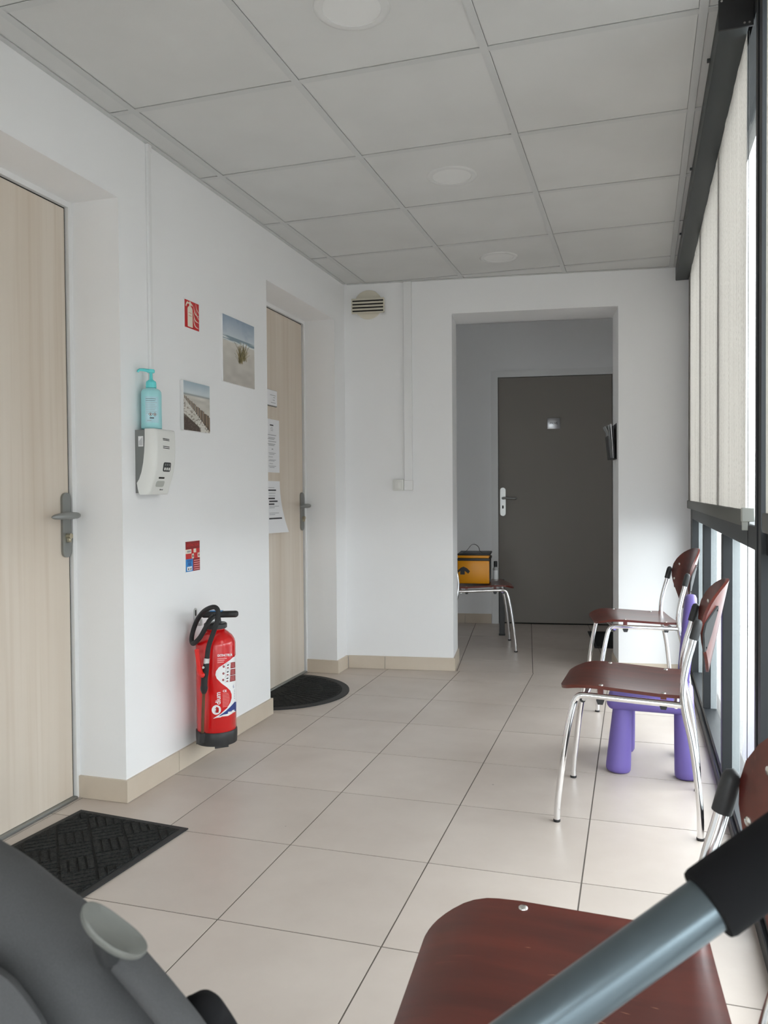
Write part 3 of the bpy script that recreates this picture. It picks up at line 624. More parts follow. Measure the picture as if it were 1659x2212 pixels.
# turquoise pump bottle
t = thing('pump_bottle', 'turquoise hand sanitiser pump bottle standing on the wall dispenser', 'bottle', (XL+0.0405, 2.578, 1.3322), math.radians(62))
def oval(m, prof, n=36, ax=1.0, ay=0.9): return m.lathe(prof, n, (0, 0, 0), lambda x, y, z: (x*ax, y*ay, z))
oval(MB(), [(0.034, 0.0), (0.0375, 0.003), (0.038, 0.01), (0.0372, 0.06), (0.0375, 0.125), (0.0365, 0.136), (0.032, 0.143), (0.020, 0.149), (0.0155, 0.151), (0.0155, 0.153)]).build('body', MTURB, t, 45)
m = MB(); m.lathe([(0.0185, 0.151), (0.019, 0.153), (0.0185, 0.168), (0.017, 0.174), (0.0085, 0.180), (0.006, 0.184), (0.0055, 0.207)], 24)
cp = m.build('collar', MTURQ, t, 45)
m = MB(); m.lathe([(0.0125, 0.206), (0.0135, 0.208), (0.0135, 0.216), (0.012, 0.2185), (0.002, 0.219)], 24)
m.tube([(-0.005, 0, 0.213), (-0.03, 0, 0.214), (-0.044, 0, 0.213), (-0.050, 0, 0.209), (-0.052, 0, 0.204)], [0.0065, 0.0055, 0.005, 0.0045, 0.004], 10); m.build('pump_head', MTURQ, t, 45)
def onb(a, z): return (0.0379*math.cos(a), 0.9*0.0379*math.sin(a), z)    # a: angle on the bottle
fa = math.radians(-62-61)+0.0
def bl_patch(a0, a1, z0, z1, mat, name, par, d=0.0003, nseg=8):
    m = MB(); m.grid(lambda u, v: tuple(c*(1+d/0.038) if i < 2 else c for i, c in enumerate(onb(a0+(a1-a0)*u, z0+(z1-z0)*v))), nseg, 1); return m.build(name, mat, par, 60)
lab = bl_patch(fa-0.50, fa+0.85, 0.022, 0.116, MTLAB, 'label', t, 0.0004)
for k in range(9): bl_patch(fa-0.42, fa+0.45+0.3*random.random(), 0.107-0.0065*k, 0.1082-0.0065*k, MGINK if k > 1 else MINK, 'print_line', lab, 0.0007, 4)
for k in range(2):
    a_ = fa+0.02+0.42*k
    m = MB(); d = 1+0.0008/0.038
    for r0, mt in ((0.0075, MINK), (0.0058, MWP)):
        m2 = MB(); m2.add([tuple(c*(d+(0.0004/0.038 if mt is MWP else 0)) if i < 2 else c for i, c in enumerate(onb(a_+da/0.038, 0.052+dz))) for da, dz in ((r0, 0), (0, r0), (-r0, 0), (0, -r0))], [(0, 1, 2, 3)]); m2.build('hazard_mark', mt, lab)
    bl_patch(a_-0.045, a_+0.045, 0.049, 0.055, MINK, 'hazard_mark', lab, 0.0016, 1)
bl_patch(fa-0.05, fa+0.35, 0.037, 0.0405, MINK, 'print_line', lab, 0.0007, 3); bl_patch(fa-0.3, fa+0.1, 0.029, 0.031, MGINK, 'print_line', lab, 0.0007, 3)

# fire extinguisher pictogram sign
t = lw('fire_sign', 'red and white fire extinguisher pictogram sign high on the wall', 'sign', 2.936, 1.824)
hs = 0.0605
pl = MB().rbox(-hs, hs, -0.002, 0, -hs, hs, 0.0008, 1).build('plate', MWP, t)
rd = MB().slab(rrect(-hs+0.005, hs-0.005, -hs+0.005, hs-0.005, 0.001, 1), -0.0026, -0.0015).build('red_field', MREDS, pl)
m = MB(); m.slab([(-0.034, -0.050), (0.004, -0.050), (0.004, 0.022), (0.0, 0.029), (-0.009, 0.034), (-0.021, 0.034), (-0.030, 0.029), (-0.034, 0.022)], -0.0032, -0.0025)
m.slab([(-0.020, 0.034), (-0.010, 0.034), (-0.010, 0.040), (0.004, 0.036), (0.006, 0.041), (-0.006, 0.048), (-0.012, 0.053), (-0.018, 0.053), (-0.022, 0.047), (-0.036, 0.050), (-0.044, 0.042), (-0.050, 0.030), (-0.044, 0.028), (-0.038, 0.038), (-0.030, 0.043), (-0.021, 0.041)], -0.0032, -0.0025)
m.build('extinguisher_symbol', MCREAM, pl)
for z in (0.006, -0.006): MB().slab([(-0.027, z), (-0.004, z), (-0.004, z+0.0015), (-0.027, z+0.0015)], -0.0036, -0.003).build('symbol_line', MREDS, pl)
for x0_, bz, wd_ in ((0.014, 0.020, 0.010), (0.012, -0.006, 0.011), (0.012, -0.030, 0.010), (0.030, 0.034, 0.006), (0.030, 0.008, 0.006)):
    c1 = catmull([(x0_, bz+0.020, 0), (x0_+0.006, bz+0.002, 0), (x0_+0.018, bz-0.010, 0), (0.0545, bz-0.016, 0)], 5)
    k = len(c1); tx = [max(0.0, min(1.0, i/(k-1))) for i in range(k)]
    lo = [(q.x-0.2*wd_*math.sin(PI*f), q.y-wd_*0.5*math.sin(PI*f**0.8)) for q, f in zip(c1, tx)]; hi = [(q.x, q.y+0.0004) for q in c1]
    MB().slab([(min(x, 0.0545), max(z, -0.0545)) for x, z in lo+hi[::-1]], -0.0032, -0.0025).build('flame_symbol', MCREAM, pl)

# two beach prints on canvas
def print_panel(t, hw, hh, depth, fn, n=140):
    MB().rbox(-hw, hw, -depth, 0, -hh, hh, 0.0015, 1).build('canvas', MWP, t)
    me = bpy.data.meshes.new('print'); vs_ = []; fs = []
    for j in range(n+1):
        for i in range(n+1): vs_.append((-hw+0.0006+(2*hw-0.0012)*i/n, -depth-0.0004, -hh+0.0006+(2*hh-0.0012)*j/n))
    for j in range(n):
        for i in range(n): a = j*(n+1)+i; fs.append((a, a+1, a+n+2, a+n+1))
    me.from_pydata(vs_, [], fs); me.materials.append(MPRINT)
    ca = me.color_attributes.new('print', 'FLOAT_COLOR', 'POINT')
    X, Y = np.meshgrid(np.linspace(0, 1, n+1), np.linspace(0, 1, n+1)); C = fn(X, Y)
    lin = np.where(C <= 0.04045, C/12.92, ((C+0.055)/1.055)**2.4); full = np.ones(((n+1)*(n+1), 4), np.float32); full[:, :3] = lin.reshape(-1, 3)
    ca.data.foreach_set('color', full.ravel()); o = bpy.data.objects.new('print', me); COL.objects.link(o); o.parent = t; return o
def vnoise(X, Y, fx, fy, seed):
    r_ = np.random.default_rng(seed); G = r_.random((64, 64)); a = (X*fx) % 63; b_ = (Y*fy) % 63; i = a.astype(int); j = b_.astype(int); u = a-i; v = b_-j; u = u*u*(3-2*u); v = v*v*(3-2*v)
    return (G[j, i]*(1-u)*(1-v)+G[j, (i+1) % 64]*u*(1-v)+G[(j+1) % 64, i]*(1-u)*v+G[(j+1) % 64, (i+1) % 64]*u*v)
c3 = lambda r, g_, b_: np.array([r, g_, b_])/255.0
def lerp(a, b_, f): return a*(1-f[..., None])+b_*f[..., None]
def beach(X, Y):
    cl = 0.6*vnoise(X, Y, 4, 9, 1)+0.4*vnoise(X, Y, 11, 22, 2)
    sky = lerp(np.ones(X.shape+(3,))*c3(196, 204, 210), np.ones(X.shape+(3,))*c3(130, 148, 170), np.clip((Y-0.7)/0.3, 0, 1)*0.7+0.5*np.clip(cl-0.5, 0, 1))
    sea = lerp(np.ones(X.shape+(3,))*c3(130, 146, 156), np.ones(X.shape+(3,))*c3(225, 228, 228), np.clip((vnoise(X, Y, 3, 60, 3)-0.55)*4, 0, 1))
    sand = lerp(np.ones(X.shape+(3,))*c3(205, 200, 192), np.ones(X.shape+(3,))*c3(160, 154, 148), np.clip(0.35*vnoise(X, Y, 6, 14, 4)+0.7*(0.45-Y), 0, 1))
    C = np.where((Y > 0.705)[..., None], sky, np.where((Y > 0.625)[..., None], sea, sand))
    surf = np.exp(-((Y-0.635-0.004*np.sin(X*20))/0.010)**2); C = lerp(C, np.ones_like(C)*c3(232, 232, 228), surf*0.9)
    r_ = np.random.default_rng(5)
    for k in range(70):
        x0 = 0.53+0.05*r_.normal()*(0.8)+(0.13 if k % 3 == 0 else 0); y0 = 0.33+0.05*r_.random()+(0.05 if k % 3 == 0 else 0); dx = 0.09*r_.normal(); hh_ = 0.10+0.17*r_.random()
        t_ = np.clip((Y-y0)/hh_, 0, 1); xc = x0+dx*t_**1.6
        m_ = ((Y > y0) & (Y < y0+hh_))*np.exp(-((X-xc)/0.0065)**2); cc = [c3(92, 88, 52), c3(120, 104, 66), c3(150, 130, 88), c3(70, 66, 44)][k % 4]; C = lerp(C, np.ones_like(C)*cc, np.clip(m_, 0, 1)*0.75)
    return C
def groyne(X, Y):
    sky = lerp(np.ones(X.shape+(3,))*c3(205, 212, 214), np.ones(X.shape+(3,))*c3(160, 178, 190), np.clip((Y-0.8)/0.2, 0, 1)*0.8+0.3*vnoise(X, Y, 5, 8, 11))
    sand = lerp(np.ones(X.shape+(3,))*c3(212, 208, 200), np.ones(X.shape+(3,))*c3(172, 168, 160), np.clip(vnoise(X, Y, 3, 16, 12), 0, 1)*np.clip(Y*1.5, 0, 1))
    C = np.where((Y > 0.745)[..., None], sky, sand); C = lerp(C, np.ones_like(C)*c3(140, 146, 148), np.exp(-((Y-0.735)/0.018)**2)*0.8)
    lo = np.clip((vnoise(X, Y, 4, 7, 13)-0.45)*6, 0, 1)*(Y < 0.34-0.42*X)*1.0; C = lerp(C, np.ones_like(C)*c3(70, 58, 52), lo*0.9)
    spk = np.clip((vnoise(X, Y, 22, 40, 14)-0.62)*6, 0, 1)*(Y < 0.62-0.62*X); C = lerp(C, np.ones_like(C)*c3(110, 98, 88), spk*0.6)
    for k in range(24):
        f = (k/23.0)**1.5; x0 = 0.03+0.95*f; yt = 0.70-0.36*f; hh_ = 0.05+0.26*f; wd = 0.008+0.026*f
        m_ = (np.abs(X-x0) < wd)*(Y < yt+0.01*math.sin(k*2.1))*(Y > yt-hh_)
        cc = c3(64, 52, 44) if k % 2 == 0 else c3(118, 100, 84); C = lerp(C, np.ones_like(C)*cc, m_*0.95)
        hl = (np.abs(X-x0+wd*0.6) < wd*0.3)*(Y < yt)*(Y > yt-hh_*0.8); C = lerp(C, np.ones_like(C)*c3(176, 160, 140), hl*0.8)
    return C
t = lw('canvas_print', 'larger square canvas print of a grass tuft on a beach', 'picture', 3.336, 1.737); print_panel(t, 0.154, 0.148, 0.008, beach)
t = lw('canvas_print', 'smaller square canvas print of wooden groyne posts on a beach', 'picture', 2.944, 1.450); print_panel(t, 0.104, 0.099, 0.016, groyne)

# extinguisher class notice
t = lw('class_notice', 'small red and blue instruction sticker on the wall above the extinguisher', 'sign', 2.921, 0.842)
pl = MB().box(-0.058, 0.058, -0.0012, 0, -0.064, 0.064).build('sheet', MWP, t)
def pq(x0, x1, z0, z1, mat, name='print_block', d=0.0018): return MB().box(x0, x1, -d, -0.0011, z0, z1).build(name, mat, pl)
pq(-0.055, 0.055, -0.061, 0.061, MREDS, 'red_field', 0.0015); pq(-0.055, 0.055, 0.030, 0.061, MREDD); pq(0.002, 0.055, -0.061, -0.010, MREDD)
pq(-0.055, -0.012, 0.012, 0.029, MCREAM); pq(0.006, 0.026, 0.014, 0.030, MCREAM); pq(-0.008, 0.008, -0.009, 0.010, MCREAM); pq(0.038, 0.055, -0.007, 0.011, MCREAM)
pq(-0.055, 0.0, -0.061, -0.010, MSKY); pq(-0.046, -0.009, -0.057, -0.041, MWP, 'print_block', 0.0024)
for k in range(5): pq(0.007, 0.052, -0.020-0.009*k, -0.0165-0.009*k, MPINK, 'print_block', 0.0025)
for s_, z, mat, x, size, al in (('EXTINCTEUR', 0.041, MREDS, 0.0, 0.0155, 'CENTER'), ('CLASSES', -0.020, MBLUE, -0.0275, 0.0095, 'CENTER'), ('AB', -0.037, MBLUE, -0.0275, 0.020, 'CENTER')):
    MB().text(s_, size, lambda a, b_: (x+a, -0.0022, z+b_), al, 0.0003).build('lettering', mat, pl)
for x in (-0.036, -0.019): MB().slab([(x-0.004, -0.054), (x+0.005, -0.054), (x+0.003, -0.050), (x+0.004, -0.045), (x-0.001, -0.047)], -0.0030, -0.0020).build('print_mark', MINK, pl)
MB().box(-0.044, -0.016, -0.0023, -0.0017, 0.017, 0.025).build('print_mark', MGINK, pl); MB().box(-0.003, 0.003, -0.0023, -0.0017, -0.005, 0.006).build('print_mark', MINK, pl); MB().box(0.044, 0.051, -0.0023, -0.0017, -0.003, 0.007).build('print_mark', MREDD, pl)

# fire extinguisher
EXX, EXY, EXZ, ER = -1.615, 2.905, 0.092, 0.079
t = thing('fire_extinguisher', 'red fire extinguisher with black hose and base hanging on the white wall', 'fire extinguisher', (EXX, EXY, EXZ), 0)
F0 = math.atan2(-EXY, -EXX)            # side turned towards the room
def exy(th, z, d=0.0): a = F0+th; return ((ER+d)*math.cos(a), (ER+d)*math.sin(a), z)
body = MB().lathe([(ER-0.004, 0.045), (ER, 0.050), (ER, 0.402), (ER-0.0015, 0.410), (ER-0.005, 0.420), (ER-0.014, 0.434), (ER-0.030, 0.448), (0.040, 0.455), (0.036, 0.458), (0.036, 0.464)], 64).build('cylinder', MRED, t, 50)
m = MB(); m.lathe([(ER-0.006, 0.002), (ER+0.002, 0.004), (ER+0.0035, 0.03), (ER+0.0035, 0.054), (ER+0.001, 0.057), (ER-0.001, 0.057)], 64); m.rbox(-0.02, 0.02, -0.02, 0.02, 0.0, 0.01, 0.002, 1)
for a_ in (0.25, 2.3, 4.4): m.add([tuple(q) for q in [exy(a_+da, z, d) for da in (-0.35, 0.35) for z in (-0.004, 0.012) for d in (-0.012, 0.002)]], [(0,1,3,2),(4,6,7,5),(0,4,5,1),(2,3,7,6),(0,2,6,4),(1,5,7,3)])
m.build('base_boot', MBLK, t, 40)
# label artwork, pixel rows of the photo turned into angle/height on the cylinder
def L(px, py, d=0.0006):
    s_ = max(-0.985, min(0.985, (px-460)/43.0)); th = math.asin(s_); z = 0.461-EXZ-(py-9.5*math.cos(th)-1398.5)*0.00183+0.0
    return exy(th, z, d)
def strip(left, right, mat, name, par, d=0.0006, nu=14):
    m = MB(); rows = len(left)
    def fn(u, v):
        j = min(int(v*(rows-1)+1e-6), rows-2); f = v*(rows-1)-j
        lx = left[j][0]*(1-f)+left[j+1][0]*f; ly = left[j][1]*(1-f)+left[j+1][1]*f; rx = right[j][0]*(1-f)+right[j+1][0]*f; ry = right[j][1]*(1-f)+right[j+1][1]*f
        return L(lx+(rx-lx)*u, ly+(ry-ly)*u, d)
    m.grid(fn, nu, (rows-1)*2); return m.build(name, mat, par, 60)
lc = [(502, 1410), (489.5, 1421), (477.6, 1429), (465.7, 1436), (460, 1444), (458.7, 1452), (461.7, 1460), (471.6, 1471), (482.6, 1480), (489.5, 1487.5), (492.5, 1496), (492.5, 1504), (489.5, 1514), (482.6, 1525), (469.6, 1536), (460, 1541.5), (452.7, 1546)]
rc = [(502.3, y) for x, y in lc[:13]]+[(502.3, 1525), (500, 1535), (484.5, 1542.5), (453.2, 1546.2)]
wl = strip(lc, rc, MWP, 'label_white', body)
strip([(498.5, 1513), (490, 1522), (480, 1531), (464.7, 1541.3)], [(502, 1513.5), (502, 1523), (501, 1533.5), (466, 1541.6)], MBLUE, 'label_blue', body, 0.0018, 14)
def lt(body_s, size, px, py, mat, al='LEFT', rot=False, bold=0.0, par=None, xs=1.0, d=0.0011, slope=0.0):
    k = 1/0.00183
    fn = (lambda a, b_: L(px-b_*k, py-a*k, d)) if rot else (lambda a, b_: L(px+a*k*math.cos(math.asin(max(-0.95, min(0.95, (px+a*k*0.7-460)/43)))) if False else px+a*k, py-b_*k-slope*a*k, d))
    return MB().text(body_s, size, fn, al, bold, xs).build('lettering', mat, par or body)
lt('EXTINCTEUR', 0.0125, 463.5, 1412.5, MWP, bold=0.0004, xs=0.76, slope=0.03, d=0.0014)
for k_, (w_, yy) in enumerate(((20, 1417.5), (15, 1421.5), (13.5, 1425.5))): strip([(463, yy-1.2), (463, yy+0.9)], [(463+w_, yy-1.9), (463+w_, yy+0.1)], MPINK, 'label_line', body, 0.0009, 6)
m = MB(); m.add([L(459.8+9.7*math.cos(2*PI*k/24), 1527.5+10.5*math.sin(2*PI*k/24), 0.0009) for k in range(24)], [tuple(range(23, -1, -1))]); m.build('label_disc', MWP, body)
lt('IN', 0.022, 465.0, 1534.5, MREDD, rot=True, bold=0.0002, d=0.0024, xs=0.9); lt('dium', 0.0275, 468.5, 1516.5, MWP, rot=True, bold=0.0005, xs=0.92)
lt('CE', 0.0125, 473.5, 1490, MWP, bold=0.0003)
for k_ in range(10): strip([(473.0+0.2*k_*0, 1493.5+3.1*k_), (473.0, 1494.6+3.1*k_)], [(484+4*math.sin(0.3*k_+0.4), 1492.5+3.1*k_), (484+4*math.sin(0.3*k_+0.4), 1493.4+3.1*k_)], MPINK, 'label_line', body, 0.0009, 4)
for k_, (py_, ny) in enumerate(((1434.5, 1), (1449.5, 2), (1463.5, 3))):
    m = MB(); cx_ = 476.2-0.7*k_; m.add([L(cx_+2.3*math.cos(2*PI*q/14), py_+2.6*math.sin(2*PI*q/14), 0.0010) for q in range(14)], [tuple(range(13, -1, -1))]); m.build('step_mark', MREDD, wl); lt(str(ny), 0.0062, cx_-0.9, py_+1.2, MWP, par=wl, d=0.0016)
    strip([(480.5-0.8*k_, py_-7), (480.0-0.8*k_, py_+6)], [(491-0.8*k_, py_-8), (490-0.8*k_, py_+5)], MGINK, 'step_box', wl, 0.0009, 4); strip([(481-0.8*k_, py_-6.3), (480.6-0.8*k_, py_+5.4)], [(490.4-0.8*k_, py_-7.3), (489.5-0.8*k_, py_+4.4)], MWP, 'step_box', wl, 0.0012, 4)
    strip([(483-0.8*k_, py_+2), (482.4-0.8*k_, py_+4.5)], [(487-0.8*k_, py_+1.6), (486.6-0.8*k_, py_+4.1)], MREDD, 'step_picture', wl, 0.0015, 2); strip([(483-0.8*k_, py_-4), (483-0.8*k_, py_-1.5)], [(488-0.8*k_, py_-5), (486.6-0.8*k_, py_-2)], MINK, 'step_picture', wl, 0.0015, 2)
    strip([(491.5-0.8*k_, py_-8.2), (490.5-0.8*k_, py_+5)], [(501, py_-9.5), (501, py_+3)], MREDD, 'step_text', wl, 0.0010, 5)
    for q in range(3): strip([(492.2-0.8*k_, py_-5.5+3.2*q), (492-0.8*k_, py_-4.5+3.2*q)], [(499, py_-6.8+3.2*q), (499, py_-5.8+3.2*q)], MPINK, 'label_line', wl, 0.0014, 4)
lt('6', 0.020, 495.0, 1482.5, MBLUE, par=wl, d=0.0012, xs=0.5)
for q in range(6): strip([(497, 1487+3.6*q), (497, 1488.2+3.6*q)], [(499.5, 1486.6+3.6*q), (499.5, 1487.8+3.6*q)], MGINK, 'label_line', wl, 0.0012, 2)
strip([(484.0, 1533.2), (484.0, 1537.0)], [(486.6, 1532.8), (486.6, 1536.4)], MWP, 'label_line', body, 0.0027, 3); strip([(488.6, 1532.2), (488.6, 1536.2)], [(489.4, 1532.0), (489.4, 1536.0)], MWP, 'label_line', body, 0.0027, 3); strip([(491.5, 1531.6), (491.5, 1535.4)], [(497, 1530), (497, 1533.8)], MWP, 'label_line', body, 0.0027, 4)
# collar, head, handle
m = MB(); m.lathe([(0.043, 0.462), (0.046, 0.464), (0.046, 0.480), (0.043, 0.484), (0.026, 0.485)], 12); m.build('neck_ring', MBLK, t, 25)
m = MB(); m.lathe([(0.024, 0.484), (0.022, 0.500), (0.018, 0.512)], 20); hd = m.build('head', MBLK, t, 40)
fx = Vector((math.cos(F0+1.25), math.sin(F0+1.25), 0)); fy_ = Vector((-fx.y, fx.x, 0))
def hp_(a, b_, z): q = fx*a+fy_*b_; return (q.x, q.y, z)
m = MB().rbox(-0.055, 0.094, -0.016, 0.016, 0.505, 0.531, 0.010, 4); m.v = [hp_(a, b_, c+0.002*math.sin(a*25)) for a, b_, c in m.v]; m.build('handle', MBLK, t, 50)
MB().prism([(-0.02, -0.010), (0.03, -0.012), (0.03, 0.012), (-0.02, 0.010)], 0.530, 0.5325, hp_).build('handle_insert', MSKY, t)
m = MB(); m.tube([hp_(0, -0.018, 0.497), hp_(-0.01, -0.045, 0.497)], 0.011, 14); m.build('hose_outlet', MALUL, t, 50)
# hose: out of the head, round the wall side and down the front to the nozzle
def hx(px, py, dep): # position from photo pixel at a distance (metres), made local
    q = pix(px, py, dep); return (q.x-EXX, q.y-EXY, q.z-EXZ)
ed = (Vector((EXX, EXY, 0)) - Vector((0, 0, 0))).dot(Vector((CF.x, CF.y, 0)))
hose = [(461, 1331, ed-0.040), (452, 1341, ed-0.062), (443, 1358, ed-0.078), (434, 1374, ed-0.075), (424, 1386, ed-0.060), (416.5, 1390, ed-0.035), (414, 1379, ed-0.012), (418, 1360, ed+0.0), (427, 1338, ed-0.015), (440, 1321, ed-0.05), (454, 1313, ed-0.085), (465, 1312, ed-0.10), (471, 1320, ed-0.105), (470, 1337, ed-0.107), (464, 1358, ed-0.108), (456, 1380, ed-0.108), (450, 1400, ed-0.108), (447, 1424, ed-0.108)]
MB().tube(catmull([hx(*q) for q in hose], 5), 0.0095, 14).build('hose', MRUB, t, 60)
MB().tube([hx(446.8, 1422, ed-0.108), hx(445.6, 1433, ed-0.108)], 0.0115, 16).build('hose_ferrule', MALUL, t, 50)
nz = MB(); nz.tube([hx(446, 1432, ed-0.108), hx(444.5, 1447, ed-0.108), hx(441.5, 1465, ed-0.108), hx(440.8, 1480, ed-0.108), hx(440.8, 1485, ed-0.108), hx(440.5, 1490, ed-0.108), hx(440.3, 1498, ed-0.108)], [0.0115, 0.0125, 0.013, 0.0125, 0.0145, 0.014, 0.008], 16); nz = nz.build('nozzle', MRUB, t, 40)
MB().tube([hx(440, 1442, ed-0.124), hx(439, 1442, ed-0.128)], 0.005, 10).build('pivot', MRIV, nz, 40)
tr_ = [(425, 1403, ed-0.095), (427, 1418, ed-0.104), (430, 1440, ed-0.116), (434, 1456, ed-0.126), (442, 1459, ed-0.128)]
MB().tube(catmull([hx(*q) for q in tr_], 4), [0.009]*9+[0.0105]*5+[0.010, 0.008, 0.004], 12).build('trigger', MREDP, nz, 60)
MB().tube([hx(440.3, 1496, ed-0.104), hx(438.5, 1540, ed-0.101), hx(437.3, 1588, ed-0.097)], 0.0062, 12).build('lance', MBRN, t, 60)
MB().tube([hx(436.8, 1583, ed-0.098), hx(436.0, 1603, ed-0.096)], 0.013, 14).build('lance_holder', MBLK, t, 40)
# wall hook of the extinguisher
t = lw('wall_hook', 'steel hanging bracket on the wall behind the extinguisher hose', 'bracket', 2.935, 0.585)
m = MB(); m.slab(stadium(0, 0.0, 0.012, 0.042), -0.003, 0); m.rbox(-0.008, 0.008, -0.028, -0.002, -0.030, -0.018, 0.002, 1); m.rbox(-0.008, 0.008, -0.030, -0.025, -0.030, -0.002, 0.001, 1); m.build('plate', MALUL, t, 30)
MB().slab(stadium(0, 0.022, 0.004, 0.013), -0.0036, -0.0025).build('slot', MDK, t)

# ------------------------------------------------------------------ sheets and plate on the second oak door
def dd(name, label, cat, y, z, group=None): return thing(name, label, cat, (XD, y, z), PI/2, group)
t = dd('door_plate', 'small white framed name plate near the top of the oak door', 'plate', 4.105, 1.627)
MB().rbox(-0.075, 0.075, -0.012, 0, -0.045, 0.045, 0.003, 2).build('frame', MGPL, t, 40); c_ = MB().rbox(-0.072, 0.071, -0.0135, -0.011, -0.041, 0.043, 0.002, 1).build('card', MPAP, t)
for x0, x1, z in ((-0.02, 0.05, 0.014), (0.02, 0.045, 0.003), (0.015, 0.04, -0.012), (-0.01, 0.05, -0.027)): MB().box(x0, x1, -0.0142, -0.0134, z, z+0.003).build('print_line', MGINK, c_)
def sheet_thing(label, y, z, hw, hh, curl, lines):
    t = dd('notice_sheet', label, 'paper', y, z, 'notices taped to the oak door')
    def fn(a, b_):
        x = -hw+2*hw*a; zz = -hh+2*hh*b_; d = curl*(1-b_)**2*max(0, a-0.15)**1.5
        return (x+d*0.35, -0.0015-d, zz)
    sh = MB().sheet(fn, 10, 16, lambda a, b_: (fn(a, b_)[0], fn(a, b_)[1]+0.0004, fn(a, b_)[2])).build('sheet', MPAP, t, 60)
    for x0, x1, zc, th, mat in lines:
        m = MB(); m.grid(lambda a, b_: (lambda p: (p[0], p[1]-0.0006, p[2]))(fn((x0+(x1-x0)*a+hw)/(2*hw), (zc-th/2+th*b_+hh)/(2*hh))), 5, 1); m.build('print_line', mat, sh)
ln = [(-0.02, 0.025, 0.115, 0.007, MINK), (-0.01, 0.015, 0.103, 0.003, MGINK), (-0.015, 0.022, 0.094, 0.003, MGINK), (-0.01, 0.02, 0.085, 0.003, MGINK)]
ln += [(-0.05+0.01*(k % 2), 0.06-0.012*(k % 3), z, 0.004, MGINK) for k, z in enumerate((0.060, 0.045, 0.038, 0.024, 0.010, 0.003))]+[(0.0, 0.02, -0.018, 0.006, MGINK)]+[(-0.04+0.01*(k % 2), 0.055-0.02*(k % 3), z, 0.003, MGINK) for k, z in enumerate((-0.040, -0.047, -0.062, -0.078, -0.084, -0.099, -0.113, -0.120))]
sheet_thing('flat white printed notice taped to the oak door below the name plate', 4.122, 1.363, 0.104, 0.148, 0.0, ln)
ln = [(-0.05, 0.03, 0.108, 0.003, MGINK), (-0.05, 0.05, 0.094, 0.008, MINK), (-0.045, 0.04, 0.078, 0.003, MGINK), (-0.045, 0.035, 0.062, 0.003, MGINK), (-0.05, 0.03, 0.048, 0.008, MINK), (-0.04, 0.06, 0.032, 0.008, MINK), (-0.045, 0.02, 0.016, 0.008, MINK), (-0.04, 0.07, 0.004, 0.003, MGINK), (-0.04, 0.02, -0.004, 0.003, MGINK), (-0.04, 0.06, -0.034, 0.003, MGINK), (-0.04, 0.02, -0.042, 0.003, MGINK), (-0.045, 0.08, -0.064, 0.008, MINK)]
sheet_thing('white printed notice with a curling lower corner on the oak door', 4.122, 1.022, 0.104, 0.145, 0.060, ln)

# ------------------------------------------------------------------ back wall: vent, trunking, switch, leaflets, plate
def bw(name, label, cat, s, z, t_=0.0, rz=0.0): return thing(name, label, cat, cw(s, t_, z), RC+rz)
t = bw('air_vent', 'ivory round air vent with horizontal louvres high on the wall', 'vent', 0.155, 2.262)
rot_ = lambda x, y, z: (x, -z, y)
MB().lathe([(0.089, 0.0), (0.089, 0.008), (0.084, 0.012), (0.02, 0.014), (0.001, 0.014)], 48, (0, 0, 0), lambda x, y, z: (x, -z, y)).build('disc', MIVO, t, 40)
MB().box(-0.096, 0.098, -0.030, -0.010, -0.052, 0.030).build('louvre_back', MDK, t)
MB().slab([(-0.066, -0.072+0.016), (0.07, -0.060), (0.064, -0.052), (-0.06, -0.050)], -0.02, -0.012).build('lower_lip', MIVO, t)
lf = MB(); lf.box(-0.101, -0.096, -0.036, -0.008, -0.052, 0.034); lf.box(0.098, 0.102, -0.036, -0.008, -0.050, 0.036); lf.build('louvre_frame', MIVO, t)
for k in range(5):
    zc = 0.030-0.0205*k
    MB().prism([(-0.040, zc-0.007), (-0.036, zc-0.008), (-0.030, zc+0.002), (-0.032, zc+0.005), (-0.036, zc+0.004)], -0.099, 0.100, lambda a, b_, c: (c, a, b_)).build('slat', MIVO, t)
t = bw('cable_trunking', 'wide white vertical cable trunking from the ceiling down to the light switch', 'conduit', 0.400, 1.112)
MB().rbox(-0.025, 0.025, -0.022, 0, 0.0, H-1.112-0.002, 0.002, 1).build('channel', MTRIMW, t, 40); MB().rbox(-0.028, 0.029, -0.025, 0, 0.0, 0.062, 0.003, 1).build('end_box', MTRIMW, t, 40)
t = bw('light_switch', 'square white light switch beside the foot of the wide trunking', 'switch', 0.337, 1.144)
MB().rbox(-0.034, 0.034, -0.028, 0, -0.034, 0.034, 0.004, 2).build('plate', MWPL, t, 40); MB().rbox(-0.024, 0.024, -0.033, -0.026, -0.024, 0.024, 0.003, 2).build('rocker', MWPL, t, 40)
t = bw('door_sign', 'small brushed metal sign lettered PRIVE on the grey door', 'sign', 1.335, 1.660, TF+0.004)
MB().rbox(-0.052, 0.052, -0.006, 0, -0.044, 0.046, 0.002, 2).build('plate', P('brushed_steel', (0.52, 0.52, 0.54), 0.28, metal=0.9), t, 40)
MB().text('PRIVE', 0.026, lambda a, b_: (a, -0.0066, -0.007+b_), 'CENTER', 0.0004).build('lettering', MINK, t)
# leaflet rack on the right-hand reveal of the opening: local x towards the corridor
t = thing('leaflet_rack', 'clear wall rack of grey leaflets inside the wall opening', 'leaflet holder', cw(OP1, 0.16, 1.29), RC-PI/2)
